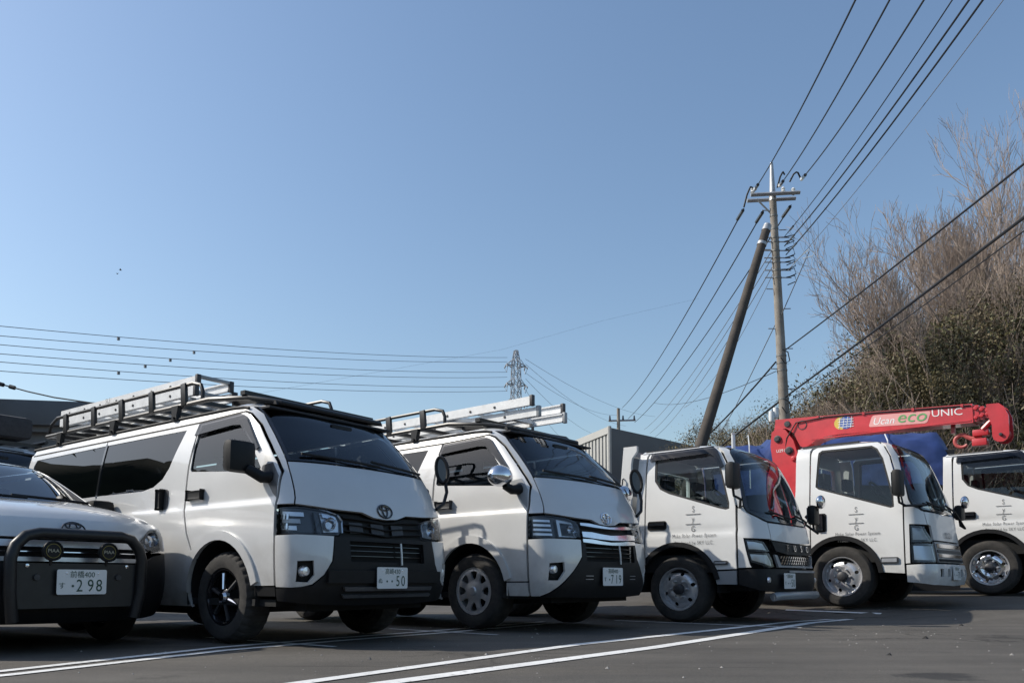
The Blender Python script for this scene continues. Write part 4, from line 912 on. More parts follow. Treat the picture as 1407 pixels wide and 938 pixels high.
# ------------------------------------------------------------------ estate car with push bar
PB = Shell(F=[(.16, .72), (.22, .80), (.35, .86), (.5, .875), (.66, .865), (.76, .85), (.84, .825), (.89, .785), (.93, .74)],
           w=[(.16, .78), (.3, .83), (.5, .845), (.75, .845), (.86, .835), (.93, .80)], a=[(.16, .42), (.93, .46)], n=3.0)
GH = Shell(F=[(1.0, .12), (1.08, -.04), (1.2, -.27), (1.33, -.52), (1.42, -.72), (1.455, -.84), (1.48, -1.0)],
           w=[(1.0, .76), (1.2, .70), (1.4, .61), (1.45, .57), (1.475, .50), (1.485, .40)], a=.30, n=2.6)
def estate(label):
    root = empty('estate_car', (0, 0, 0), 0, label, 'car'); h = PB; W = M['white']
    MI = lambda L: [(('l' if t == 's' else t), (-u if t == 'f' else u), z) for t, u, z in L][::-1]
    # bonnet as a crowned sheet from the nose to the screen base
    b = MB(); NU, NV = 14, 20; zc = interp([(-.25, 1.095), (.0, 1.08), (.3, 1.045), (.55, 1.005), (.70, .965), (.78, .925), (.82, .885)])
    for i in range(NU + 1):
        t = i / NU
        for j in range(NV + 1):
            k = -1 + 2 * j / NV; wv = (.80 - .03 * (1 - t)) ; v = k * wv
            uf = PB.pt(PB.Fv(v * .985, .895), .895).x if abs(v) < .80 else .42
            u0 = .03 - .20 * abs(k) ** 2.2; u = u0 + (uf - u0) * t; frac = (u - u0) / max(.82 - u0, .01)
            z = zc(.0 + .82 * t) - .075 * abs(k) ** 3.6 * (1 - .55 * t) + (.018 if .28 < abs(k) < .72 else 0) * math.sin(math.pi * min(1, max(0, (abs(k) - .28) / .44))) * (1 - t)
            b.v.append((u, v, z))
    for i in range(NU):
        for j in range(NV): b.f.append((i * (NV + 1) + j, (i + 1) * (NV + 1) + j, (i + 1) * (NV + 1) + j + 1, i * (NV + 1) + j + 1))
    hood = b.build('bonnet', W, root, 60)
    emblem_toyota(hood, lambda x, y, k: h.pn(h.Fv(x * 1.05, .82), .815 + y * .9, k + .02)[0], .95, M['gloss'])
    nose = [('s', .42, .905), ('f', -.45, .90), ('f', 0, .90), ('f', .45, .90), ('l', .42, .905), ('l', .45, .89), ('f', .60, .85), ('f', .50, .765), ('f', 0, .76), ('f', -.50, .765), ('f', -.60, .85), ('s', .45, .89)]
    h.panel('nose_panel', nose, W, root, gap=0)
    g = h.panel('grille', [('f', -.50, .755), ('f', .50, .755), ('f', .46, .60), ('f', -.46, .60)], M['under'], root, off=-.05, thick=0)
    for z0, z1, mm_ in ((.700, .752, 'steel'), (.664, .678, 'chrome'), (.603, .640, 'steel')): h.panel('grille_bar', [('f', -.48, z1), ('f', .48, z1), ('f', .47, z0), ('f', -.47, z0)], M[mm_], g, off=-.012, thick=.02)
    bl = [('s', .28, .70), ('s', .42, .71), ('f', -.64, .665), ('f', -.50, .60), ('f', .50, .60), ('f', .64, .665), ('l', .42, .71), ('l', .28, .70), ('l', .30, .25), ('f', .60, .20), ('f', 0, .19), ('f', -.60, .20), ('s', .30, .25)]
    bp = h.panel('bumper', bl, M['black'], root, off=.004)
    h.panel('bumper_intake', [('f', -.48, .40), ('f', .48, .40), ('f', .44, .27), ('f', -.44, .27)], M['under'], bp, off=.008, thick=.004)
    for mir in (False, True):
        s = 1 if mir else -1
        hl = [('s', .28, .895), ('s', .42, .90), ('f', -.62, .865), ('f', -.50, .785), ('f', -.50, .715), ('f', -.64, .685), ('s', .38, .725), ('s', .24, .775)]
        L = h.panel('headlamp', hl, M['chrome'], root, off=-.025, thick=0, mirror=mir, gap=0)
        h.panel('lens', hl, M['lens'], L, off=.004, thick=.02, mirror=mir, gap=.003)
        q = h.pn(s * abs(h.Fv(-.62, .78)), .785, -.012)[0]
        MB().lathe([(.055, .02), (.05, .0), (.03, -.02), (.001, -.02)], 'x', q, 20).build('projector', M['chrome'], L)
        h.panel('turn_lens', [('s', .27, .86), ('s', .31, .865), ('s', .31, .77), ('s', .27, .79)], M['redlens'], L, off=-.01, thick=.01, mirror=mir)
        sd_ = [('s', .45, .895), ('s', .30, .90), ('s', -.1, .92), ('s', -3.2, .92), ('s', -3.2, .30), ('s', -.45, .24)] + arcp((0, .30), .355, 187, -5, 14) + [('s', .40, .27), ('s', .33, .70)]
        h.panel('body_side', sd_, W, root, mirror=mir, gx=.12)
        MB().lathe([(.36, 0), (.36, -s * .25), (.02, -s * .25)], 'y', (0, s * .82, .30), 18, (R(-10), R(190))).build('wheel_well', M['under'], root)
        wheel(root, 0, s * .83, .30, .30, .17, .19, 'truck'); wheel(root, -2.55, s * .83, .30, .30, .17, .19, 'truck')
        m = MB().box(-.56, -.42, s * .90 - .10, s * .90 + .10, 1.03, 1.17, bev=.04); o = m.build('door_mirror', M['black'], root)
        MB().tube([(-.46, s * .74, 1.04), (-.48, s * .86, 1.06)], .03, 8).build('mirror_arm', M['black'], o)
    # glasshouse
    G = GH
    wsr = [('s', -.93, 1.43), ('s', -.76, 1.37), ('s', -.48, 1.22), ('s', -.22, 1.09)]
    o = G.panel('windscreen', wsr + [('f', -.4, 1.075), ('f', 0, 1.075), ('f', .4, 1.075)] + MI(wsr) + [('f', .35, 1.445), ('f', 0, 1.45), ('f', -.35, 1.445)], M['shield'], root, off=-.004, thick=0)
    wiper(o, G, [('f', .1, 1.085), ('f', -.2, 1.09), ('f', -.55, 1.10)]); wiper(o, G, [('f', .6, 1.085), ('f', .35, 1.09), ('f', .0, 1.10)])
    MB().box(-.30, .06, -.66, .66, 1.035, 1.072).build('scuttle', M['black'], root)
    t_ = MB().tube([(-.62, -.05, 1.40), (-.60, -.05, 1.33)], .008, 6).box(-.66, -.62, -.15, .05, 1.30, 1.345, bev=.01).build('rear_view_mirror', M['black'], root)
    for mir in (False, True):
        s = 1 if mir else -1
        pil = [('s', -.14, 1.06), ('s', -.22, 1.09), ('s', -.48, 1.22), ('s', -.76, 1.37), ('s', -.93, 1.43), ('s', -3.1, 1.45), ('s', -3.1, 1.40), ('s', -1.0, 1.39), ('s', -.86, 1.355), ('s', -.58, 1.21), ('s', -.30, 1.06)]
        G.panel('roof_pillar', pil, W, root, mirror=mir)
        G.panel('window', [('s', -.32, 1.04), ('s', -.60, 1.20), ('s', -.88, 1.35), ('s', -1.02, 1.38), ('s', -3.0, 1.39), ('s', -3.0, 1.0), ('s', -.3, 1.0)], M['glass'], root, off=-.01, thick=0, mirror=mir, gx=.2, gy=.1)
        MB().prism([(-3.2, .88), (-.05, .88), (-.14, 1.05), (-3.2, 1.02)], s * .75, s * .80).build('door_shoulder', W, root)
    rows = []; b = MB()
    for z in (1.435, 1.455, 1.47, 1.48, 1.485):
        D = G.w(z) + .30; rows.append([G.pt(-G.S(-3.15, z), z)] + [G.pt(-D + 2 * D * i / 16, z) for i in range(17)] + [G.pt(G.S(-3.15, z), z)])
    n = len(rows[0])
    for r_ in rows: b.v += [tuple(p) for p in r_]
    for i in range(len(rows) - 1):
        for j in range(n - 1): b.f.append((i * n + j, i * n + j + 1, (i + 1) * n + j + 1, (i + 1) * n + j))
    b.v.append((-2, 0, 1.505)); c0 = len(b.v) - 1; t0 = (len(rows) - 1) * n
    for j in range(n): b.f.append((t0 + j, t0 + (j + 1) % n, c0))
    b.build('roof', W, root, 60)
    MB().box(-3.2, -3.15, -.8, .8, .3, 1.45).build('tailgate', W, root)
    MB().box(-3.1, .5, -.62, .62, .20, .60).box(.1, .55, -.68, .68, .6, .78).build('underbody', M['under'], root)
    MB().box(-.55, .0, -.70, .70, .6, 1.03).build('dashboard', M['dash'], root)
    seats(root, (-1.0,), .36, .58, .50); steering(root, -.62, -.36, .98, .18)
    # push bar: bent black tube in front of the grille, plate and round lamps on it
    K = M['blackmetal']; u = .965
    Q = [(u - .02, -.40, .22), (u, -.43, .40), (u, -.435, .62), (u, -.41, .70), (u, -.35, .765), (u, -.27, .785), (u, .27, .785), (u, .35, .765), (u, .41, .70), (u, .435, .62), (u, .43, .40), (u - .02, .40, .22)]
    bar = MB().tube(Q, .037, 14).build('push_bar', K, root, 60)
    MB().prism(rrect(-.42, .42, .30, .592, .05), u - .045, u - .015, 'yz').build('bar_plate', K, bar)
    MB().box(u - .16, u - .03, -.40, -.30, .35, .5).box(u - .16, u - .03, .30, .40, .35, .5).build('bar_mount', K, bar)
    m = MB()
    for s in (-1, 1): m.lathe([(.001, .008), (.012, .006), (.014, 0)], 'x', (u - .014, s * .33, .575), 10)
    m.build('bar_bolt', M['chrome'], bar)
    for s in (-1, 1):
        MB().lathe([(.001, .012), (.02, .012), (.022, .0)], 'x', (u - .014, s * .27, .50), 10).build('bar_sensor', M['hubgrey'], bar)
        f = MB().lathe([(.001, -.04), (.05, -.04), (.066, .0), (.066, .018), (.058, .022), (.056, .014), (.001, .016)], 'x', (u + .0, s * .185, .672), 22).build('fog_lamp', M['black'], root)
        MB().tube([(u - .01, s * .185, .63), (u - .02, s * .185, .58)], .012, 6).build('lamp_bracket', K, f)
        text_on('lamp_letters', 'PIAA', .032, M['ringp'], f, lambda x, y, t, s=s: (u + .0185, s * .185 + x, .672 + y), wx=1.1)
        MB().lathe([(.044, 0), (.048, 0)], 'x', (u + .0182, s * .185, .672), 18).build('lamp_ring', M['ringy'], f)
    plate(root, u + .012, .01, .47, ('\u524d\u6a4b400', '\u3059', '.298'))
    return root
car = estate('white estate car with black push bar and two round lamps, plate ending 298')
car.location = (-3.69, 5.92, 0); car.rotation_euler.z = -.6

# a high-roofed van in the second row, only its roof corner and load show behind the estate car
van3 = copy_tree(van1)
for c in list(kids(van3)):
    if c.name.split('.')[0] in ('number_plate', 'parking_mirror', 'roof_rack'):
        for g_ in list(kids(c)):
            for q in list(kids(g_)): bpy.data.objects.remove(q)
            bpy.data.objects.remove(g_)
        bpy.data.objects.remove(c)
van3.location = (-6.85, 10.35, .0); van3.scale = (.97, .97, 1.16); van3.rotation_euler.z = -.62
van3['label'] = 'high-roofed van parked behind the estate car, only its roof edge showing'
van3['group'] = 'white vans in the parked row'
m = MB()
for i in range(5): m.box(-2.4 + .6 * i, -2.34 + .6 * i, -.66, .66, 2.30, 2.34)
for s in (-1, 1): m.tube([(-2.6, s * .66, 2.36), (.2, s * .66, 2.36)], .025, 8).box(-2.3, -2.25, s * .66 - .02, s * .66 + .02, 2.14, 2.36).box(-.1, -.05, s * .66 - .02, s * .66 + .02, 2.14, 2.36)
rk = m.build('roof_rack', M['blackmetal'], None); rk.parent = van3; rk.scale = (1, 1, 1 / 1.0); rk.location.z = -.34
tp = MB().box(-1.9, .15, -.56, .5, 2.36, 2.66, bev=.09)
ld = tp.build('tool_box', M['seat'], None); ld.location = van3.location; ld.rotation_euler.z = -.62; ld.location.z = .0
tag(ld, 'dark tarpaulin-black roof box on the van behind the estate car', 'roof box')

# ------------------------------------------------------------------ ground, markings
def gh(x, y):
    q = .62 * x + .78 * y
    f = interp_g(q)
    d = math.hypot(x, y - 8)
    return f if y < 30 else f
interp_g = interp([(-400, 0.), (0, 0.), (5, .006), (8.5, .015), (10.0, .02), (10.75, .12), (12.0, .14), (12.6, .235), (14.6, .27), (16, .29), (20, .33), (600, .36)])
m = MB()
xs = sorted(set([-600, -200, -80, -40, -20, -14] + [-12 + .5 * i for i in range(57)] + [18, 20, 24, 30, 40, 80, 200, 600])); ys = sorted(set([-600, -200, -60, -20, -8] + [-4 + .5 * i for i in range(57)] + [26, 30, 40, 60, 100, 200, 600, 1500]))
m.v = [(x, y, gh(x, y)) for y in ys for x in xs]; nx = len(xs)
m.f = [(j * nx + i, j * nx + i + 1, (j + 1) * nx + i + 1, (j + 1) * nx + i) for j in range(len(ys) - 1) for i in range(nx - 1)]
asp = bpy.data.materials.new('asphalt'); asp.use_nodes = True
n = asp.node_tree.nodes; l = asp.node_tree.links; bs = n['Principled BSDF']; tc = n.new('ShaderNodeTexCoord')
def noise(scale, det, sx=1, sy=1, rot=0):
    mp = n.new('ShaderNodeMapping'); mp.inputs['Scale'].default_value = (sx, sy, 1); mp.inputs['Rotation'].default_value = (0, 0, rot); l.new(tc.outputs['Object'], mp.inputs['Vector'])
    t = n.new('ShaderNodeTexNoise'); t.inputs['Scale'].default_value = scale; t.inputs['Detail'].default_value = det; t.inputs['Roughness'].default_value = .7; l.new(mp.outputs[0], t.inputs['Vector']); return t
def ramp(src, a, b, ca, cb):
    r = n.new('ShaderNodeValToRGB'); r.color_ramp.elements[0].position = a; r.color_ramp.elements[1].position = b; r.color_ramp.elements[0].color = (*ca, 1); r.color_ramp.elements[1].color = (*cb, 1); l.new(src, r.inputs['Fac']); return r
def mix(mode, fac, a, b):
    x = n.new('ShaderNodeMix'); x.data_type = 'RGBA'; x.blend_type = mode; x.inputs[0].default_value = fac if not hasattr(fac, 'is_linked') else 0
    if hasattr(fac, 'is_linked'): l.new(fac, x.inputs[0])
    l.new(a, x.inputs[6]); l.new(b, x.inputs[7]); return x.outputs[2]
big = ramp(noise(.55, 5).outputs['Fac'], .35, .68, (.080, .074, .066), (.120, .111, .099))
streak = ramp(noise(1.2, 6, .12, 1.6, R(-50)).outputs['Fac'], .36, .62, (.80, .79, .78), (1.06, 1.05, 1.03))
fine = ramp(noise(160, 3).outputs['Fac'], .3, .72, (.55, .55, .55), (1.5, 1.48, 1.45))
stain = ramp(noise(.9, 6, 1, 1).outputs['Fac'], .62, .70, (1, 1, 1), (.6, .6, .61))
c = mix('MULTIPLY', 1, big.outputs[0], streak.outputs[0]); c = mix('MULTIPLY', 1, c, fine.outputs[0]); c = mix('MULTIPLY', 1, c, stain.outputs[0])
# darker patch with a noisy edge near the right foreground
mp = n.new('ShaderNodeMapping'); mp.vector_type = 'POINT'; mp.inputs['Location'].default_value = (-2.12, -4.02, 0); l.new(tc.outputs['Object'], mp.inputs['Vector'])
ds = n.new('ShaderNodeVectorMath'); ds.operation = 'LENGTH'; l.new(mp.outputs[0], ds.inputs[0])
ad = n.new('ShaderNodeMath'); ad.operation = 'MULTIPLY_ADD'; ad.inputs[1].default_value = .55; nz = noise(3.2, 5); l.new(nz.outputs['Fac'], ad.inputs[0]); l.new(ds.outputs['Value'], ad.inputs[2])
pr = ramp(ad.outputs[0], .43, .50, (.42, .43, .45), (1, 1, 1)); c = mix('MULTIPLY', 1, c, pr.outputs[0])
vo = n.new('ShaderNodeTexVoronoi'); vo.feature = 'DISTANCE_TO_EDGE'; vo.inputs['Scale'].default_value = .55
wv = n.new('ShaderNodeVectorMath'); wv.operation = 'ADD'; w2 = noise(1.8, 6); sc2 = n.new('ShaderNodeVectorMath'); sc2.operation = 'SCALE'; sc2.inputs['Scale'].default_value = .55
l.new(w2.outputs['Color'], sc2.inputs[0]); l.new(tc.outputs['Object'], wv.inputs[0]); l.new(sc2.outputs[0], wv.inputs[1]); l.new(wv.outputs[0], vo.inputs['Vector'])
ck = ramp(vo.outputs['Distance'], .0, .011, (.30, .29, .28), (1, 1, 1)); msk = ramp(noise(.35, 3).outputs['Fac'], .50, .58, (0, 0, 0), (1, 1, 1))
c = mix('MULTIPLY', msk.outputs[0], c, ck.outputs[0])
dust = ramp(noise(.8, 7, .25, 1.4, R(-48)).outputs['Fac'], .55, .72, (1, 1, 1), (1.28, 1.24, 1.16)); c = mix('MULTIPLY', 1, c, dust.outputs[0])
dk = ramp(noise(2.4, 5, .10, 1.8, R(-48)).outputs['Fac'], .60, .66, (1, 1, 1), (.70, .70, .70)); c = mix('MULTIPLY', 1, c, dk.outputs[0])
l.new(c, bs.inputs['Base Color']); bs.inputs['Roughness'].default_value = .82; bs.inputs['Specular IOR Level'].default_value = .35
bp = n.new('ShaderNodeBump'); bp.inputs['Strength'].default_value = .55; bp.inputs['Distance'].default_value = .006; l.new(noise(190, 4).outputs['Fac'], bp.inputs['Height']); l.new(bp.outputs[0], bs.inputs['Normal'])
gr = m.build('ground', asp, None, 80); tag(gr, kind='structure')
mk = bpy.data.materials.new('road_paint'); mk.use_nodes = True; n = mk.node_tree.nodes; l = mk.node_tree.links; bs = n['Principled BSDF']; tc = n.new('ShaderNodeTexCoord')
wear = ramp(noise(22, 8).outputs['Fac'], .30, .44, (.16, .155, .148), (.80, .79, .76)); wear2 = ramp(noise(1.6, 4).outputs['Fac'], .3, .7, (.78, .78, .78), (1, 1, 1))
l.new(mix('MULTIPLY', 1, wear.outputs[0], wear2.outputs[0]), bs.inputs['Base Color']); bs.inputs['Roughness'].default_value = .75
def stripe(P, w0, w1):
    mb = MB(); N = 40; pts = []
    for i in range(N + 1):
        t = i / N * (len(P) - 1); k = min(int(t), len(P) - 2); f = t - k; pts.append(Vector(P[k]).lerp(Vector(P[k + 1]), f))
    for i, p in enumerate(pts):
        d = (pts[min(i + 1, N)] - pts[max(i - 1, 0)]).normalized(); nn = Vector((-d.y, d.x)); w = (w0 + (w1 - w0) * i / N) / 2
        for s in (-1, 1): q = p + nn * w * s; mb.v.append((q.x, q.y, gh(q.x, q.y) + .005))
    mb.f = [(2 * i, 2 * i + 1, 2 * i + 3, 2 * i + 2) for i in range(N)]
    return tag(mb.build('road_marking', mk, None, 0), kind='structure')
stripe([(-3.6, 2.8), (-2.7, 4.25), (-2.09, 5.74), (-1.45, 6.65), (-.71, 7.6), (.35, 9.15)], .09, .08)
stripe([(-3.4, 2.7), (-2.55, 4.1), (-1.96, 5.5), (-1.33, 6.4), (-.58, 7.35), (.5, 8.9)], .09, .08)
stripe([(-1.6, 2.9), (-1.0, 3.76), (.47, 5.95), (3.1, 9.0), (4.0, 9.75)], .10, .10)
stripe([(-1.3, 2.75), (-.60, 3.76), (1.01, 5.72), (3.3, 8.85), (4.15, 9.70)], .12, .115)
def bay(p, ang, L, w=.06):
    d = Vector((math.cos(ang), -math.sin(ang))); a = Vector(p); stripe([tuple(a), tuple(a - d * L)], w, w)
bay((-2.55, 6.75), -2.5, 1.6, .05); bay((-1.2, 7.9), -2.45, 1.4, .05); bay((1.2, 9.4), -2.42, 2.2, .06); bay((3.6, 10.6), -2.4, 1.2, .06)
# loose grit
g = MB(); rg = random.Random(3)
for i in range(420):
    x = rg.uniform(-3, 6); y = rg.uniform(3.6, 10.5); r = rg.uniform(.003, .010) * (1 if rg.random() < .93 else 1.8); z = gh(x, y)
    vs = [(x + r * math.cos(a) * rg.uniform(.7, 1.2), y + r * math.sin(a) * rg.uniform(.7, 1.2), z + .001) for a in (0, 1.26, 2.5, 3.77, 5.03)] + [(x, y, z + r * .9)]
    g.add(vs, [(k, (k + 1) % 5, 5) for k in range(5)])
tag(g.build('grit', mat('grit_stone', (.42, .40, .37), .9, col2=(.12, .11, .1), scale=3), None, 0), kind='stuff')
st = MB()
for (x, y, r) in ((4.62, 8.3, .028), (3.35, 6.55, .03), (2.4, 5.15, .02)):
    z = gh(x, y); st.add([(x + r * math.cos(a), y + r * math.sin(a) * .8, z) for a in (0, 1.1, 2.3, 3.4, 4.7)] + [(x + r * .2, y, z + r * .8)], [(k, (k + 1) % 5, 5) for k in range(5)])
tag(st.build('pebbles', mat('dark_stone', (.03, .028, .026), .9), None, 0), kind='stuff')
# ------------------------------------------------------------------ buildings
conc = mat('weathered_grey_panel', (.20, .20, .205), .8, var=.25, scale=.8, bump=.05)
darkroof = mat('dark_grey_fascia', (.125, .13, .14), .6, var=.2, scale=1.2)
rib = mat('ribbed_cladding_beige', (.50, .49, .46), .5, .1, var=.12, scale=.7); gwall = mat('grey_cladding', (.16, .165, .17), .6, var=.15, scale=.6)
def building(name, label, loc, rz): return empty(name, loc, rz, label, 'building')
b = building('flat_roofed_building', 'dark flat-roofed building behind the estate car and ladder', (-12.2, 17.6, 0), R(10))
MB().box(-6, 3.0, .35, 8, 0, 3.85).build('wall', conc, b)
MB().box(-6.2, 3.25, .0, 8.2, 3.98, 4.55, bev=.03).build('roof_fascia', darkroof, b)
MB().box(-6.1, 3.1, .15, 8.1, 3.852, 3.978).build('eave_soffit', conc, b)
for i in range(4):
    w = MB().box(-5.0 + i * 2, -3.6 + i * 2, .29, .345, 1.2, 2.4).build('window', M['gloss'], b)
    MB().box(-5.06 + i * 2, -3.54 + i * 2, .26, .288, 2.4, 2.46).box(-5.06 + i * 2, -3.54 + i * 2, .26, .288, 1.14, 1.2).build('window_frame', M['greypaint'], w)
for i in range(5): MB().box(-6, 3.0, .335, .352, .6 + i * .65, .625 + i * .65).build('wall_joint', darkroof, b)
ps = empty('sign_post', (-11.75, 17.2, 0), 0, 'short grey post above the flat-roofed building at the left edge', 'post')
MB().box(-.10, .10, -.1, .1, 0, 5.2).build('post', conc, ps); MB().box(-.12, .12, -.12, .12, 5.2, 5.24).build('post_cap', darkroof, ps)
wmat = mat('cable_black', (.012, .013, .016), .6); wthin = mat('cable_grey', (.17, .185, .21), .6)
m = MB(); m.tube([(-11.6, 17.2, 4.86), (-11.0, 17.15, 4.70), (-10.5, 17.1, 4.56), (-9.9, 17.05, 4.42), (-9.0, 17, 4.28)], .016, 6)
for x, z in ((-11.58, 4.86), (-11.2, 4.755), (-10.95, 4.69)): m.tube([(x, 17.17, z), (x + .12, 17.16, z - .035)], .045, 8)
tag(m.build('service_cable', wmat), 'black service cable with insulators running down from the grey post', 'cable')

s = building('grey_shed', 'dark grey shed with sloping roof end behind the chrome-grille van', (0, 0, 0), 0)
def pbox(P, z0, name, m_, par):                            # plan polygon with per-corner heights
    n_ = len(P); mb = MB(); mb.v = [(x, y, z0) for x, y, z in P] + [tuple(p) for p in P]
    mb.f = [tuple(range(n_))[::-1], tuple(range(n_, 2 * n_))] + [(i, (i + 1) % n_, (i + 1) % n_ + n_, i + n_) for i in range(n_)]
    return mb.build(name, m_, par, 0)
pbox([(-2.2, 23.4, 5.30), (1.6, 24.0, 4.79), (2.2, 30, 4.9), (-1.6, 29.4, 5.4)], 0, 'wall', gwall, s)
pbox([(1.61, 23.99, 4.79), (3.5, 24.4, 3.30), (4.1, 30.4, 3.4), (2.21, 29.99, 4.9)], 0, 'lean_to', darkroof, s)
rp = MB(); rp.add([(-2.3, 23.3, 5.33), (1.64, 23.92, 4.81), (3.6, 24.3, 3.27), (4.2, 30.5, 3.42), (2.25, 30.1, 4.95), (-1.7, 29.5, 5.45)], [(0, 1, 4, 5), (1, 2, 3, 4)])
for v in list(rp.v): rp.v.append((v[0], v[1], v[2] - .12))
rp.f += [(6, 11, 10, 7), (7, 10, 9, 8), (0, 6, 7, 1), (1, 7, 8, 2), (2, 8, 9, 3), (3, 9, 10, 4), (4, 10, 11, 5), (5, 11, 6, 0)]
rp.build('roof', darkroof, s, 0)

k = building('ribbed_building', 'beige ribbed metal building with dark side behind the mesh-grille truck', (0, 0, 0), 0)
A = Vector((4.33, 35.0, 7.22)); Lft = Vector((-6.2, 7.0, -1.6)); Rt = Vector((9.5, 9.6, 0))
P0 = A; Pl = A + Lft; Pr = A + Rt; Pb = A + Lft + Rt
pbox([tuple(P0), tuple(Pr), tuple(Pb), tuple(Pl)], 0, 'wall', gwall, k)
rb = MB(); N = 46; dl = Vector((Lft.x, Lft.y)).normalized(); nrm = Vector((-dl.y, dl.x)); nrm = nrm if nrm.y < 0 else -nrm
for i in range(N):
    for (f0, f1, o0) in ((0, .55, .07), (.55, 1, .0)):
        pass
    t0 = (i + .02) / N; t1 = (i + .55) / N
    a = P0.lerp(Pl, t0); c_ = P0.lerp(Pl, t1); o2 = Vector((nrm.x * .08, nrm.y * .08, 0))
    rb.add([(a.x, a.y, 0), (c_.x, c_.y, 0), (c_.x, c_.y, c_.z - .28), (a.x, a.y, a.z - .28), *[tuple(Vector(v) + o2) for v in ((a.x, a.y, 0), (c_.x, c_.y, 0), (c_.x, c_.y, c_.z - .28), (a.x, a.y, a.z - .28))]], [(4, 5, 6, 7), (0, 4, 7, 3), (1, 2, 6, 5), (3, 7, 6, 2)])
rb.add([tuple(Vector((p.x, p.y, z)) + Vector((nrm.x, nrm.y, 0)) * .035) for p, z in ((P0, 0), (Pl, 0), (Pl, Pl.z), (P0, P0.z))], [(0, 1, 2, 3)])
o = rb.build('ribbed_cladding', rib, k, 0)
fa = MB(); o1 = Vector((nrm.x, nrm.y, 0)) * .12
fa.add([tuple(P0 - Vector((0, 0, .28)) + o1), tuple(Pl - Vector((0, 0, .28)) + o1), tuple(Pl + o1 + Vector((0, 0, .03))), tuple(P0 + o1 + Vector((0, 0, .03))), tuple(Pl + Vector((0, 0, .03))), tuple(P0 + Vector((0, 0, .03)))], [(0, 1, 2, 3), (3, 2, 4, 5)])
fa.build('roof_fascia', rib, k, 0)
MB().tube([tuple(P0 + o1 * .3 + Vector((0, 0, -7.2))), tuple(P0 + o1 * .3 + Vector((0, 0, .05)))], .09, 8).build('corner_trim', rib, k)

# ------------------------------------------------------------------ pylon, poles, cables
pm = mat('galvanised_lattice', (.30, .31, .33), .6, .3)
py = empty('transmission_tower', (.66, 130, 0), R(24), 'grey lattice transmission tower rising behind the ladders', 'pylon', None, (.8, .8, 1))
def lat(z0, z1, w0, w1, n_):
    m_ = MB()
    for i in range(n_):
        za, zb = z0 + (z1 - z0) * i / n_, z0 + (z1 - z0) * (i + 1) / n_; a, c_ = w0 + (w1 - w0) * i / n_, w0 + (w1 - w0) * (i + 1) / n_
        ca = [(a, a), (-a, a), (-a, -a), (a, -a)]; cb = [(c_, c_), (-c_, c_), (-c_, -c_), (c_, -c_)]
        for j in range(4):
            q = (j + 1) % 4
            m_.tube([(*ca[j], za), (*cb[j], zb)], .10, 4); m_.tube([(*ca[j], za), (*cb[q], zb)], .055, 3); m_.tube([(*ca[q], za), (*cb[j], zb)], .055, 3); m_.tube([(*cb[j], zb), (*cb[q], zb)], .055, 3)
    return m_
lat(0, 22, 2.2, .95, 6).build('tower_leg', pm, py); lat(22, 36, .95, .72, 9).build('tower_shaft', pm, py); lat(36, 38.4, .72, .3, 2).build('tower_peak', pm, py)
for z in (29.3, 32.4, 35.6):
    for s_ in (-1, 1):
        m_ = MB()
        for y in (-.7, .7): m_.tube([(s_ * .75, y, z), (s_ * 2.1, 0, z + .35)], .085, 4); m_.tube([(s_ * .75, y, z + 1.2), (s_ * 2.1, 0, z + .35)], .07, 4); m_.tube([(s_ * .75, y, z), (s_ * 1.4, y * .5, z + .75)], .05, 3)
        arm = m_.build('cross_arm', pm, py)
        MB().tube([(s_ * 2.1, 0, z + .35), (s_ * 2.25, .8, z - .2)], .13, 6).tube([(s_ * 2.1, 0, z + .35), (s_ * 2.25, -.8, z - .2)], .13, 6).tube([(s_ * 2.25, -.8, z - .2), (s_ * 2.1, 0, z - 1.0), (s_ * 2.25, .8, z - .2)], .05, 4).build('insulator', pm, arm)
def cabl(name, pts, r, m_, label, group=None, cat='cable', sag=None, N=24):
    A_, B_ = Vector(pts[0]), Vector(pts[-1]); P_ = []
    if len(pts) == 2:
        for i in range(N + 1):
            t = i / N; p = A_.lerp(B_, t); p.z -= (sag or 0) * 4 * t * (1 - t); P_.append(tuple(p))
    else: P_ = pts
    o_ = MB().tube(P_, r, 5).build(name, m_, None, 60)
    tag(o_, label, cat, group); return o_
def ray(px, py_, Y):
    F_, CY_, PT = 1100., 797 - 1100 * math.tan(.08), .08
    a = (px - 703.5) / F_; bb = (CY_ - py_) / F_; d = Vector((a, math.cos(PT) - bb * math.sin(PT), math.sin(PT) + bb * math.cos(PT))); t = Y / d.y
    return Vector((d.x * t, Y, .48 + d.z * t))
lay = ['topmost', 'second', 'third', 'fourth', 'fifth', 'lowest']
for i, (y0, y1) in enumerate(((447, 491), (461, 497), (473, 511), (486, 518), (497, 531), (510, 537))):
    a = ray(-60, y0 - 5, 62); b_ = ray(697, y1, 130)
    P_ = []
    for j in range(31):
        t = j / 30; p = a.lerp(b_, t); p.z -= 1.6 * 4 * t * (1 - t) * .5; P_.append(tuple(p))
    o_ = MB().tube(P_, .030, 4).build('transmission_cable', wthin); tag(o_, '%s of the high-voltage cables crossing the sky left of the tower' % lay[i], 'cable', 'high-voltage cables left of the tower')
    q = Vector(P_[5 + (i * 3) % 4]); MB().tube([(q.x, q.y, q.z - .02), (q.x, q.y, q.z - .30)], .13, 6).build('cable_damper', wthin, o_)
for i, (y0, x1, y1) in enumerate(((493, 900, 572), (500, 860, 585), (512, 850, 570), (520, 830, 600), (535, 790, 612))):
    cabl('transmission_cable', [tuple(ray(722, y0, 130)), tuple(ray(x1, y1, 240))], .03, wthin, '%s of the faint cables running right from the tower' % lay[i if i < 4 else 5], 'faint cables right of the tower', sag=2.0)
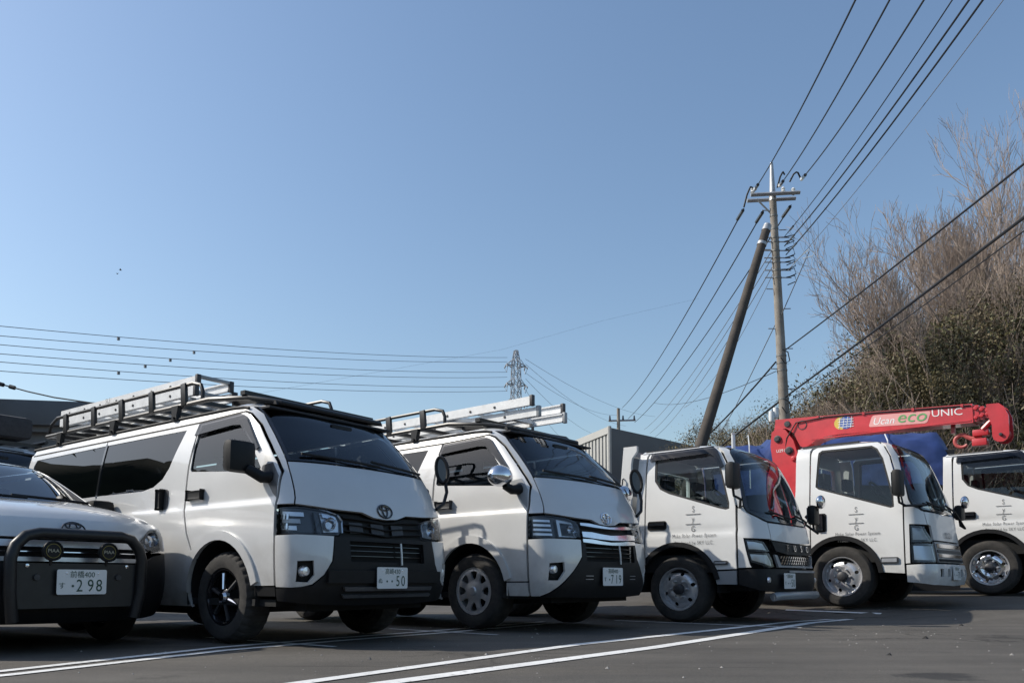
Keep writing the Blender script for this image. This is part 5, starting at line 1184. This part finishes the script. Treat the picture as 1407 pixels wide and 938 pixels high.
cabl('transmission_cable', [tuple(ray(340, 543, 160)), tuple(ray(690, 480, 200)), tuple(ray(830, 440, 230)), tuple(ray(960, 410, 260))], .018, wthin, 'faint cable rising to the right above the tower top')

pole_m = mat('utility_pole_concrete', (.30, .275, .24), .85, var=.3, scale=2.5, bump=.1, bscale=40, col2=(.20, .17, .14)); tar = mat('brace_pole_dark', (.085, .07, .058), .85, var=.4, scale=3, bump=.15, bscale=30)
galv = mat('galvanised_steel', (.45, .46, .47), .45, .5, var=.2, scale=10); porc = mat('porcelain_white', (.75, .75, .73), .25, coat=.4); porcd = mat('insulator_dark', (.05, .055, .07), .35, coat=.3)
bandm = mat('weathered_steel_band', (.24, .235, .22), .6, .3, var=.3)
UP = empty('utility_pole', (7.02, 20, .3), 0, 'tall tapered utility pole with one cross-arm and many cables', 'utility pole')
def ul(p): return Vector(p) - Vector((7.02, 20, .3))
top = ul(ray(1061.5, 268, 20)); base = Vector((0, 0, -.3))
MB().tube([tuple(base.lerp(top, t)) for t in [i / 12 for i in range(13)]], .165, 18, .088).build('pole', pole_m, UP)
tip = ul(ray(1060, 224, 20)); MB().tube([tuple(base.lerp(top, .985)), tuple(top), tuple(top.lerp(tip, .5)), tuple(tip)], .10, 14, .04).build('pole_cap', galv, UP)
def pole_at(z):
    t = (z - base.z) / (top.z - base.z); return base.lerp(top, t)
ca = MB()
for dy in (-.16, .16): ca.tube([tuple(ul(ray(1029, 272, 20)) + Vector((0, dy, 0))), tuple(ul(ray(1096, 268.5, 20)) + Vector((0, dy, .0)))], .055, 4)
arm = ca.build('cross_arm', galv, UP)
for px, py_ in ((1034, 262), (1076, 261), (1090, 262)): MB().lathe([(.02, -.12), (.05, -.1), (.03, -.06), (.06, -.04), (.035, .0), (.055, .03), (.03, .07), (.001, .09)], 'z', tuple(ul(ray(px, py_, 19.9))), 12).build('insulator', porc, arm)
MB().tube([tuple(ul(ray(1040, 274, 20))), tuple(pole_at(ul(ray(1062, 297, 20)).z))], .022, 6).build('arm_brace', galv, arm)
for i in range(11):
    z = .3 + 4.2 + i * .52; p = pole_at(z); s_ = 1 if i % 2 else -1; MB().tube([tuple(p + Vector((s_ * .12, 0, 0))), tuple(p + Vector((s_ * .30, -.02, 0)))], .014, 5).build('step_bolt', galv, UP)
for py_ in (297, 315, 327, 333, 345, 355, 361, 372, 382, 489, 499, 509, 548):
    p = pole_at(ul(ray(1066, py_, 20)).z); t = (p.z - base.z) / (top.z - base.z); r_ = .165 + (.088 - .165) * t
    MB().lathe([(r_ + .008, -.022), (r_ + .008, .022)], 'z', tuple(p), 18).build('pole_band', bandm, UP)
    if 325 < py_ < 390:
        m_ = MB(); m_.tube([tuple(p + Vector((-.32, -.03, 0))), tuple(p + Vector((.36, -.03, 0)))], .016, 5); o_ = m_.build('cable_bracket', galv, UP)
        MB().tube([tuple(p + Vector((.22, -.05, .0))), tuple(p + Vector((.42, -.1, .03))), tuple(p + Vector((.46, -.1, -.12))), tuple(p + Vector((.25, -.05, -.2)))], .013, 6).build('jumper_loop', wmat, o_)
for a_, c_ in (((1034, 258), (1022, 285)), ((1078, 240), (1068, 258)), ((1085, 250), (1100, 245))):
    A_, B_ = ul(ray(*a_, 19.8)), ul(ray(*c_, 19.8)); mid = (A_ + B_) / 2 + Vector((.0, -.1, .16)); MB().tube([tuple(A_), tuple(A_.lerp(mid, .6) + Vector((0, 0, .05))), tuple(mid), tuple(B_.lerp(mid, .6) + Vector((0, 0, .05))), tuple(B_)], .022, 6).build('jumper_cable', wmat, UP)
for px, py_, dx in ((1075, 480, 0), (1077, 548, 0)):
    p = ul(ray(px, py_, 19.75)); MB().tube([tuple(p), tuple(p + Vector((.12, -.05, -.08))), tuple(p + Vector((.16, -.05, -.3))), tuple(p + Vector((.06, 0, -.36))), tuple(p + Vector((-.05, 0, -.2)))], .016, 6).build('cable_loop', wmat, UP)
for px, py_ in ((1060, 572), (1066, 567)):
    p = ul(ray(px, py_, 19.7)); MB().lathe([(.001, -.15), (.06, -.13), (.075, 0), (.06, .13), (.001, .15)], 'z', tuple(p), 12).build('cable_closure', porc, UP)
BP = empty('brace_pole', (0, 0, 0), 0, 'dark slanting pole propped against the tall utility pole', 'brace pole')
a = ray(1054, 312, 19.75); b_ = ray(915, 770, 18.6); b_ = a.lerp(b_, (a.z - 0) / (a.z - b_.z))
MB().tube([tuple(a.lerp(b_, i / 10)) for i in range(11)], .105, 16, .165).build('pole', tar, BP); d_ = (a - b_).normalized()
MB().tube([tuple(a - d_ * .12), tuple(a + d_ * .06)], .116, 14, .10).build('pole_cap', galv, BP); MB().tube([tuple(a - d_ * .55), tuple(a - d_ * .47)], .122, 14).build('pole_band', galv, BP)
# overhead cables: from the pole towards the camera and away to the far pole
names = ['first', 'second', 'third', 'fourth', 'fifth', 'sixth', 'seventh']
tops = [((1036, 262), (1175, 0), .013), ((1070, 257), (1222, 0), .013), ((1100, 248), (1269, 0), .013), ((1078, 325), (1308, 0), .009), ((1078, 338), (1331, 0), .014), ((1080, 350), (1350, 0), .014), ((1082, 372), (1378, 0), .006)]
for i, (p0, p1, r_) in enumerate(tops):
    A_ = ray(*p0, 19.8); B_ = ray(*p1, 9.0); C_ = A_ + (B_ - A_) * 1.75
    P_ = [tuple(A_.lerp(C_, t / 20) - Vector((0, 0, .35 * 4 * (t / 20) * (1 - t / 20) - .34 * 4 * .571 * .429 * (t / 20) / .571))) for t in range(21)]
    o_ = MB().tube(P_, r_, 6).build('power_cable', wmat if r_ > .0085 else wthin); tag(o_, '%s cable from the left of those rising from the utility pole to the top edge' % names[i], 'cable', 'cables rising from the utility pole')
    if i < 6:
        d0 = (Vector(P_[1]) - Vector(P_[0])).normalized(); k0 = Vector(P_[0]) + d0 * (.5 if i < 3 else .75)
        s_ = MB().tube([tuple(k0), tuple(k0 + d0 * .42)], .04 if i < 3 else .024, 8).build('insulator', porcd, o_)
        if i < 3: MB().tube([tuple(k0 - d0 * .25), tuple(k0)], .05, 8, .03).build('insulator_end', porc, o_)
downs = [((1022, 287), (855, 560)), ((1049, 290), (863, 575)), ((1087, 282), (872, 580)), ((1060, 345), (885, 590)), ((1062, 352), (893, 595)), ((1064, 362), (900, 600)), ((1064, 372), (940, 560))]
for i, (p0, p1) in enumerate(downs):
    A_ = ray(*p0, 20.1); B_ = ray(*p1, 60 if i < 6 else 34); r_ = (.018, .018, .018, .012, .012, .012, .008)[i]
    o_ = cabl('power_cable', [tuple(A_), tuple(B_)], r_, wmat if i < 3 else wthin, '%s cable from the left of those running down to the small far pole' % names[i], 'cables running down to the far pole', sag=.55)
    if i < 3:
        d0 = (B_ - A_).normalized(); MB().tube([tuple(A_ + d0 * .1), tuple(A_ + d0 * .75)], .045, 8).build('insulator', porcd, o_)
cabl('guy_wire', [tuple(ray(1112, 345, 18)), tuple(ray(1074, 432, 19.9)), tuple(ray(1068, 440, 20.2)), tuple(ray(1010, 560, 24)), tuple(ray(984, 605, 26))], .012, wthin, 'thin guy wire slanting down past the pole to the left', None, 'wire')
cabl('drop_wire', [tuple(ray(1082, 372, 19.7)), tuple(ray(1100, 352, 19)), tuple(ray(1112, 342, 18)), tuple(ray(1119, 347, 18)), tuple(ray(1116, 352, 18)), tuple(ray(1104, 355, 18))], .010, porc, 'pale looped wire hanging right of the pole bands', None, 'wire')
def thick(p0, p1, Y0, Y1, r_, label, sag, ext=1.15):
    A_ = ray(*p0, Y0); B_ = ray(*p1, Y1); B_ = A_ + (B_ - A_) * ext; N = 30
    P_ = []
    for j in range(N + 1):
        t = j / N; p = A_.lerp(B_, t); p.z -= sag * 4 * t * (1 - t); P_.append(tuple(p))
    o_ = MB().tube(P_, r_, 7).build('telephone_cable', wmat); return tag(o_, label, 'cable', 'telephone cables across the wooded slope')
thick((1080, 480), (1407, 208), 20, 9.5, .016, 'upper black telephone cable crossing in front of the bare treetops', .16, 2.4)
thick((1078, 546), (1407, 288), 20, 9.5, .022, 'thick lower telephone cable crossing the wooded slope', .10, 2.4)
thick((1079, 556), (1407, 300), 20, 9.6, .009, 'thin telephone cable just under the thick one on the slope', .16, 2.4)
thick((1066, 497), (960, 606), 20, 24, .022, 'black telephone cable dropping left from the pole behind the brace pole', .12, 1.3)
thick((1070, 552), (1010, 598), 20, 22.5, .026, 'black telephone cable dropping left from the pole foot', .0, 2.0)
thick((1066, 510), (930, 545), 20, 40, .010, 'thin grey cable leaving the pole towards the sky at the left', .4, 1.6)
FP = empty('far_pole', (8.08, 60, 0), 0, 'small far utility pole peeping over the ribbed building', 'utility pole')
MB().tube([(0, 0, 0), (0, 0, 13.5)], .2, 10, .12).build('pole', pole_m, FP)
fa_ = MB().tube([(-.75, 0, 12.55), (1.3, 0, 12.6)], .07, 4).build('cross_arm', galv, FP)
for x in (-.65, .35, 1.2): MB().tube([(x, 0, 12.6), (x, 0, 12.95)], .09, 8, .05).build('insulator', porcd, fa_)

# ------------------------------------------------------------------ tarpaulin-covered load
bt = mat('blue_tarpaulin', (.04, .07, .22), .5, var=.3, scale=3, bump=.3, bscale=7, coat=.1)
tr_ = random.Random(5); TPn = empty('tarpaulin_load', (6.75, 16.1, .3), R(-14), 'blue tarpaulin pulled over a tall load behind the crane truck', 'tarpaulin')
m_ = MB(); NX, NP = 40, 22; prof = [(-1.12, 1.95), (-1.10, 2.2), (-1.08, 2.45), (-1.0, 2.8), (-.7, 2.98), (0, 3.08), (.7, 2.98), (1.0, 2.7), (1.1, 1.95)]
for i in range(NX + 1):
    x = -2.9 + 4.75 * i / NX; sc_ = 1 if x < 1.45 else 1 - .24 * ((x - 1.45) / .4) ** 1.5
    for j in range(NP + 1):
        t = j / NP * (len(prof) - 1); k_ = min(int(t), len(prof) - 2); f = t - k_; y = prof[k_][0] * (1 - f) + prof[k_ + 1][0] * f; z = prof[k_][1] * (1 - f) + prof[k_ + 1][1] * f
        w_ = .022 * math.sin(x * 7 + j * .9) + .018 * math.sin(x * 13 - j * 1.7 + 1); m_.v.append((x + .04 * math.sin(j * 1.3), y * (1 + w_ * .6), z * sc_ + w_ * (.8 if z > .3 else 0) - (.12 if x < -1.5 else 0) * (z > 1)))
for i in range(NX):
    for j in range(NP): q = i * (NP + 1) + j; m_.f.append((q, q + 1, q + NP + 2, q + NP + 1))
m_.f += [tuple(range(NP + 1)), tuple(NX * (NP + 1) + j for j in range(NP, -1, -1))]
tb = m_.build('tarpaulin', bt, TPn, 70)
MB().box(-2.8, 1.75, -1.0, 1.0, 0, 2.6).build('stacked_load', mat('load_dark', (.03, .03, .032), .9, var=.3), TPn)
for x in (-1.9, -.6, .6):
    MB().tube([(x, -1.2, 1.95), (x, -1.2, 2.1), (x, -1.18, 2.3), (x, -1.08, 2.8), (x, -.72, 3.07), (x, 0, 3.16)], .012, 5).build('rope', porc, TPn)
WP = empty('white_post', (*ray(1012, 800, 14)[:2], 0), 0, 'small white post top peeping over the mesh-grille truck cab', 'post')
zz = ray(1012, 595, 14).z; MB().box(-.028, .028, -.028, .028, 0, zz - .02, bev=.006).build('post', porc, WP); MB().box(-.034, .034, -.034, .034, zz - .02, zz, bev=.006).build('post_cap', porc, WP)

# ------------------------------------------------------------------ wooded slope
def th(x, y):
    a = max(0, (x - 5.5) + .42 * (y - 26)); b2 = max(0, min(1, (y - 17) / 6)); e = a * .40 * b2
    return .3 + 13 * (1 - math.exp(-e / 13)) + .25 * math.sin(x * .9) * math.cos(y * .7) * min(1, e)
m_ = MB(); gx_ = [3 + 1.5 * i for i in range(42)]; gy_ = [17 + 1.6 * i for i in range(36)]
m_.v = [(x, y, th(x, y) + .02 - (.4 if (x == gx_[0] or y == gy_[0] or y == gy_[-1]) else 0)) for y in gy_ for x in gx_]; nx = len(gx_)
m_.f = [(j * nx + i, j * nx + i + 1, (j + 1) * nx + i + 1, (j + 1) * nx + i) for j in range(len(gy_) - 1) for i in range(nx - 1)]
tag(m_.build('hillside', mat('leaf_litter', (.105, .075, .045), .95, col2=(.05, .04, .022), scale=1.5, bump=.6, bscale=5)), kind='structure')
bark = mat('bare_bark', (.34, .265, .215), .9, var=.3, scale=4); bark2 = mat('grey_bark', (.27, .235, .20), .9, var=.3, scale=4)
leaf = mat('evergreen_leaf', (.14, .125, .05), .6, col2=(.045, .045, .02), scale=1.1); leaf2 = mat('olive_leaf', (.22, .175, .085), .65, col2=(.075, .062, .03), scale=1.1); leaf3 = mat('dry_leaf', (.26, .18, .11), .8, col2=(.15, .105, .06), scale=1.1)
leaf4 = mat('brown_olive_leaf', (.20, .15, .075), .65, col2=(.065, .052, .028), scale=1.1)
def bare_tree(seed, H, spread=.5, up=.35, maxd=7, stems=1):
    r_ = random.Random(seed); trunk = MB(); tw = MB()
    def grow(p, d, L, rad, dep):
        n_ = 3; P_ = [p]; q = p; dd = d
        for i in range(n_):
            dd = (dd + Vector((r_.gauss(0, .12), r_.gauss(0, .12), r_.gauss(.07, .07)))).normalized(); q = q + dd * (L / n_); P_.append(q)
        (trunk if dep <= 1 else tw).tube(P_, rad, 7 if dep <= 1 else (4 if dep < 4 else 3), max(rad * .6, .0036), cap=False)
        if dep >= maxd or L < .12: return
        k_ = 3 if dep < 1 else r_.choice((2, 3, 3, 4)) if dep < 5 else r_.choice((2, 2, 3))
        for c in range(k_):
            t = r_.uniform(.4, 1) if c else 1; s0 = P_[min(n_, max(1, round(t * n_)))]
            ax = Vector((r_.gauss(0, 1), r_.gauss(0, 1), r_.gauss(0, .5))); ax = (ax - dd * ax.dot(dd)).normalized()
            nd = (dd + ax * r_.uniform(spread * .55, spread * 1.35) + Vector((0, 0, up * .35))).normalized(); grow(s0, nd, L * r_.uniform(.60, .84), max(rad * r_.uniform(.45, .60), .0048), dep + 1)
    for k_ in range(stems):
        o_ = Vector((r_.gauss(0, .25), r_.gauss(0, .25), -.2)) if stems > 1 else Vector((0, 0, -.2))
        grow(o_, Vector((r_.gauss(0, .06 if stems == 1 else .3), r_.gauss(0, .06 if stems == 1 else .3), 1)).normalized(), H * .26 * r_.uniform(.8, 1.1), H * .0115 / stems ** .5, 0 if stems == 1 else 2)
    return trunk.mesh('trunk', bark2, 0) if stems == 1 else None, tw.mesh('branches', bark, 0)
def leafy(seed, rx, rz, nl, size, m_, flat=1):
    r_ = random.Random(seed); mb = MB(); cl = []
    for i in range(60):
        a = r_.uniform(0, 6.28); zz_ = r_.uniform(-.8, 1); rr = math.sqrt(max(0, 1 - zz_ * zz_ * .9)) * r_.uniform(.35, 1); cl.append((rr * math.cos(a) * rx, rr * math.sin(a) * rx, rz * (1 + zz_), r_.uniform(.06, .24) * rx))
    for i in range(nl):
        c = r_.choice(cl); p = Vector((r_.gauss(c[0], c[3]), r_.gauss(c[1], c[3]), r_.gauss(c[2], c[3] * .8)))
        n_ = Vector((r_.gauss(0, 1), r_.gauss(0, 1), r_.gauss(.5, .8))).normalized(); a_ = n_.orthogonal().normalized(); a_ = (Matrix.Rotation(r_.uniform(0, 6.28), 3, n_) @ a_); b3 = n_.cross(a_); s_ = size * r_.choice((.45, .7, .9, 1.1, 1.7))
        mb.add([tuple(p - a_ * s_), tuple(p + b3 * s_ * .42), tuple(p + a_ * s_), tuple(p - b3 * s_ * .42)], [(0, 1, 2, 3)])
    me = bpy.data.meshes.new('crown'); me.from_pydata(mb.v, [], mb.f); me.materials.append(m_)
    st_ = MB()
    for k_ in range(7):
        c = cl[k_]; st_.tube([(0, 0, -.3), (c[0] * .3, c[1] * .3, c[2] * .55), (c[0] * .8, c[1] * .8, c[2])], .03 * rx, 5, .008 * rx, cap=False)
    return st_.mesh('trunk', bark, 60), me
def plant(name, meshes, names_, x, y, s_, rz, label, cat, group):
    root = empty(name, (x, y, th(x, y)), rz, label, cat, group, (s_, s_, s_ ))
    for me, nn in zip(meshes, names_): link(bpy.data.objects.new(nn, me), root)
    if name == 'bare_tree': root.scale = (s_ * .72, s_ * .72, s_)
    return root
BT = [bare_tree(11, 8, .52, .3), bare_tree(23, 8, .45, .45), bare_tree(37, 8, .6, .25), bare_tree(41, 8, .5, .5), bare_tree(59, 8, .55, .35)]
LF = [leafy(3, 1.5, 1.5, 20000, .024, leaf), leafy(5, 1.6, 1.3, 17000, .022, leaf2), leafy(8, 1.4, 1.7, 19000, .024, leaf4), leafy(13, 1.5, 1.0, 12000, .022, leaf3), leafy(17, 1.3, 1.8, 17000, .022, leaf2)]
SH = [bare_tree(71, 5, .55, .35, 6, 7), bare_tree(83, 5, .5, .5, 6, 6), bare_tree(97, 5, .65, .25, 6, 8)]
rt = random.Random(21)
# hand-placed large trees (pixel column of the crown, height, depth)
def tree_px(px, pytop, Y, i, label, group='bare trees on the slope'):
    x = (px - 703.5) / 1100 * Y; z0 = th(x, Y); ztop = ray(px, pytop, Y).z; s_ = max(.3, (ztop - z0) / TH[i % 5]); return plant('bare_tree', BT[i % 5], ('trunk', 'branches'), x, Y, s_, rt.uniform(0, 6.28), label, 'tree', group)
TH = [max(v.co.z for v in t[1].vertices) for t in BT]
for i, (px, pt, Y, lab) in enumerate([
    (1395, 128, 25, 'tallest bare tree on the slope, cut by the right picture edge'), (1345, 232, 27, 'tall bare tree on the slope just left of the tallest one'), (1290, 268, 26, 'spreading bare tree whose twigs reach furthest left over the sky'), (1238, 400, 28, 'bare tree above the crane boom, left of the evergreen mass'),
    (1190, 485, 25, 'bare tree leaning over the sky right of the utility pole'), (1125, 548, 27, 'thin bare tree close behind the utility pole on its right'), (1045, 560, 33, 'low bare tree left of the utility pole foot')]): tree_px(px, pt, Y, i, lab)
sl_lab = 'slender leafless tree among others crowding the wooded slope'
def sky_line(px): return interp([(1060, 585), (1100, 530), (1170, 455), (1235, 300), (1300, 245), (1350, 215), (1400, 140), (1450, 100)])(px)
for i in range(66):
    px = 1150 + 310 * rt.random() ** .8; Y = rt.uniform(20.9, 31); top_ = sky_line(px - 55); bot_ = 585; tree_px(px, top_ + (bot_ - top_) * rt.uniform(.02, .60), Y, i, sl_lab, 'leafless trees crowding the slope')
for i in range(92):
    px = rt.uniform(1095, 1450); Y = rt.uniform(19.6, 24.5); x = (px - 703.5) / 1100 * Y; k_ = i % 3
    plant('twig_shrub', [SH[k_][1]], ['stems'], x, Y, rt.uniform(.55, 1.3), rt.uniform(0, 6.28), 'leafless twiggy shrub on the face of the slope', 'shrub', 'twiggy shrubs on the slope')
for i in range(8):
    px = rt.uniform(985, 1090); Y = rt.uniform(30, 40); tree_px(px, rt.uniform(555, 596), Y, i, 'small leafless tree in the low scrub left of the pole', 'small trees left of the pole')
GL = {0: ('dark evergreen tree in the dense mass of the slope', 'evergreen trees on the slope'), 1: ('olive-green bushy tree on the wooded slope', 'olive trees on the slope'), 3: ('rusty brown bush on the wooded slope', 'brown bushes on the slope')}
for i in range(78):
    px = rt.uniform(1095, 1450); Y = rt.uniform(21.3, 29.5); x = (px - 703.5) / 1100 * Y; lim = 545 - max(0, px - 1110) * .76
    k_ = rt.choice((0, 0, 2, 1, 4, 1, 2, 3)); z0 = th(x, Y); zt = ray(px, max(lim, 335), Y).z; s_ = min(1.75, max(.35, (zt - z0) / (4.2 if k_ in (2, 4) else 3.4) * rt.uniform(.75, 1.0)))
    lab, gp = GL[{0: 0, 2: 0, 1: 1, 4: 1, 3: 3}[k_]]; plant('evergreen_tree' if k_ in (0, 2) else ('olive_tree' if k_ != 3 else 'brown_bush'), LF[k_], ('trunk', 'crown'), x, Y, s_, rt.uniform(0, 6.28), lab, 'tree' if k_ != 3 else 'bush', gp)
for i in range(20):
    px = rt.uniform(960, 1110); Y = rt.uniform(26, 40); x = (px - 703.5) / 1100 * Y; plant('olive_tree', LF[rt.choice((1, 4, 3))], ('trunk', 'crown'), x, Y, (ray(px, rt.uniform(585, 604), Y).z - th(x, Y)) / 3.6, rt.uniform(0, 6.28), 'low olive scrub at the foot of the slope, left of the pole', 'bush', 'scrub at the foot of the slope')
# undergrowth: dry grass and twigs over the slope
ug = MB()
for i in range(15000):
    x = rt.uniform(5.5, 24); y = rt.uniform(19, 32); z = th(x, y); h_ = rt.uniform(.15, .75); a_ = rt.uniform(0, 6.28); d_ = Vector((math.cos(a_), math.sin(a_), 0)) * rt.uniform(.012, .03); tp_ = Vector((rt.gauss(0, .25), rt.gauss(0, .25), h_)); p = Vector((x, y, z - .05))
    ug.add([tuple(p - d_), tuple(p + d_), tuple(p + tp_)], [(0, 1, 2)])
tag(ug.build('undergrowth', leaf3, None, 0), kind='stuff')
# unseen rise added behind the camera, shaped for dark reflections in glass and paint
m_ = MB(); N = 60
for i in range(N + 1):
    a_ = R(129 + 225 * i / N)
    for rr, hh in ((30, 0), (34, 5.0), (38, 8.2), (50, 10), (80, -.5)): m_.v.append((rr * math.cos(a_), rr * math.sin(a_), hh * (1.42 - .6 * i / N + .07 * math.sin(i * 1.7) + .05 * math.sin(i * 4.1)) * min(1, i / 3, (N - i) / 4)))
for i in range(N):
    for j in range(4): q = i * 5 + j; m_.f.append((q, q + 1, q + 6, q + 5))
tag(m_.build('reflection_hills', mat('reflection_rise', (.06, .062, .03), .95, col2=(.03, .034, .018), scale=.5, bump=.8, bscale=2)), kind='structure')
# two birds
birdm = mat('grey_feathers', (.16, .17, .19), .8)
for i, (px, py_, s_) in enumerate(((165.5, 371, 1.0), (161, 376, .8))):
    p = ray(px, py_, 110); o_ = empty('bird', p, .4 + i, ('larger' if i == 0 else 'smaller') + ' of two tiny birds gliding in the left of the sky', 'bird', 'two far birds')
    MB().lathe([(.001, -.22), (.05, -.1), (.06, .05), (.02, .2), (.001, .22)], 'x', (0, 0, 0), 8).build('body', birdm, o_)
    MB().add([(-.08, 0, .02), (.1, 0, .02), (.05, .3 * s_, .10), (-.06, .5 * s_, .06), (.05, -.3 * s_, .10), (-.06, -.5 * s_, .06)], [(0, 1, 2, 3), (0, 5, 4, 1)]).build('wings', birdm, o_)
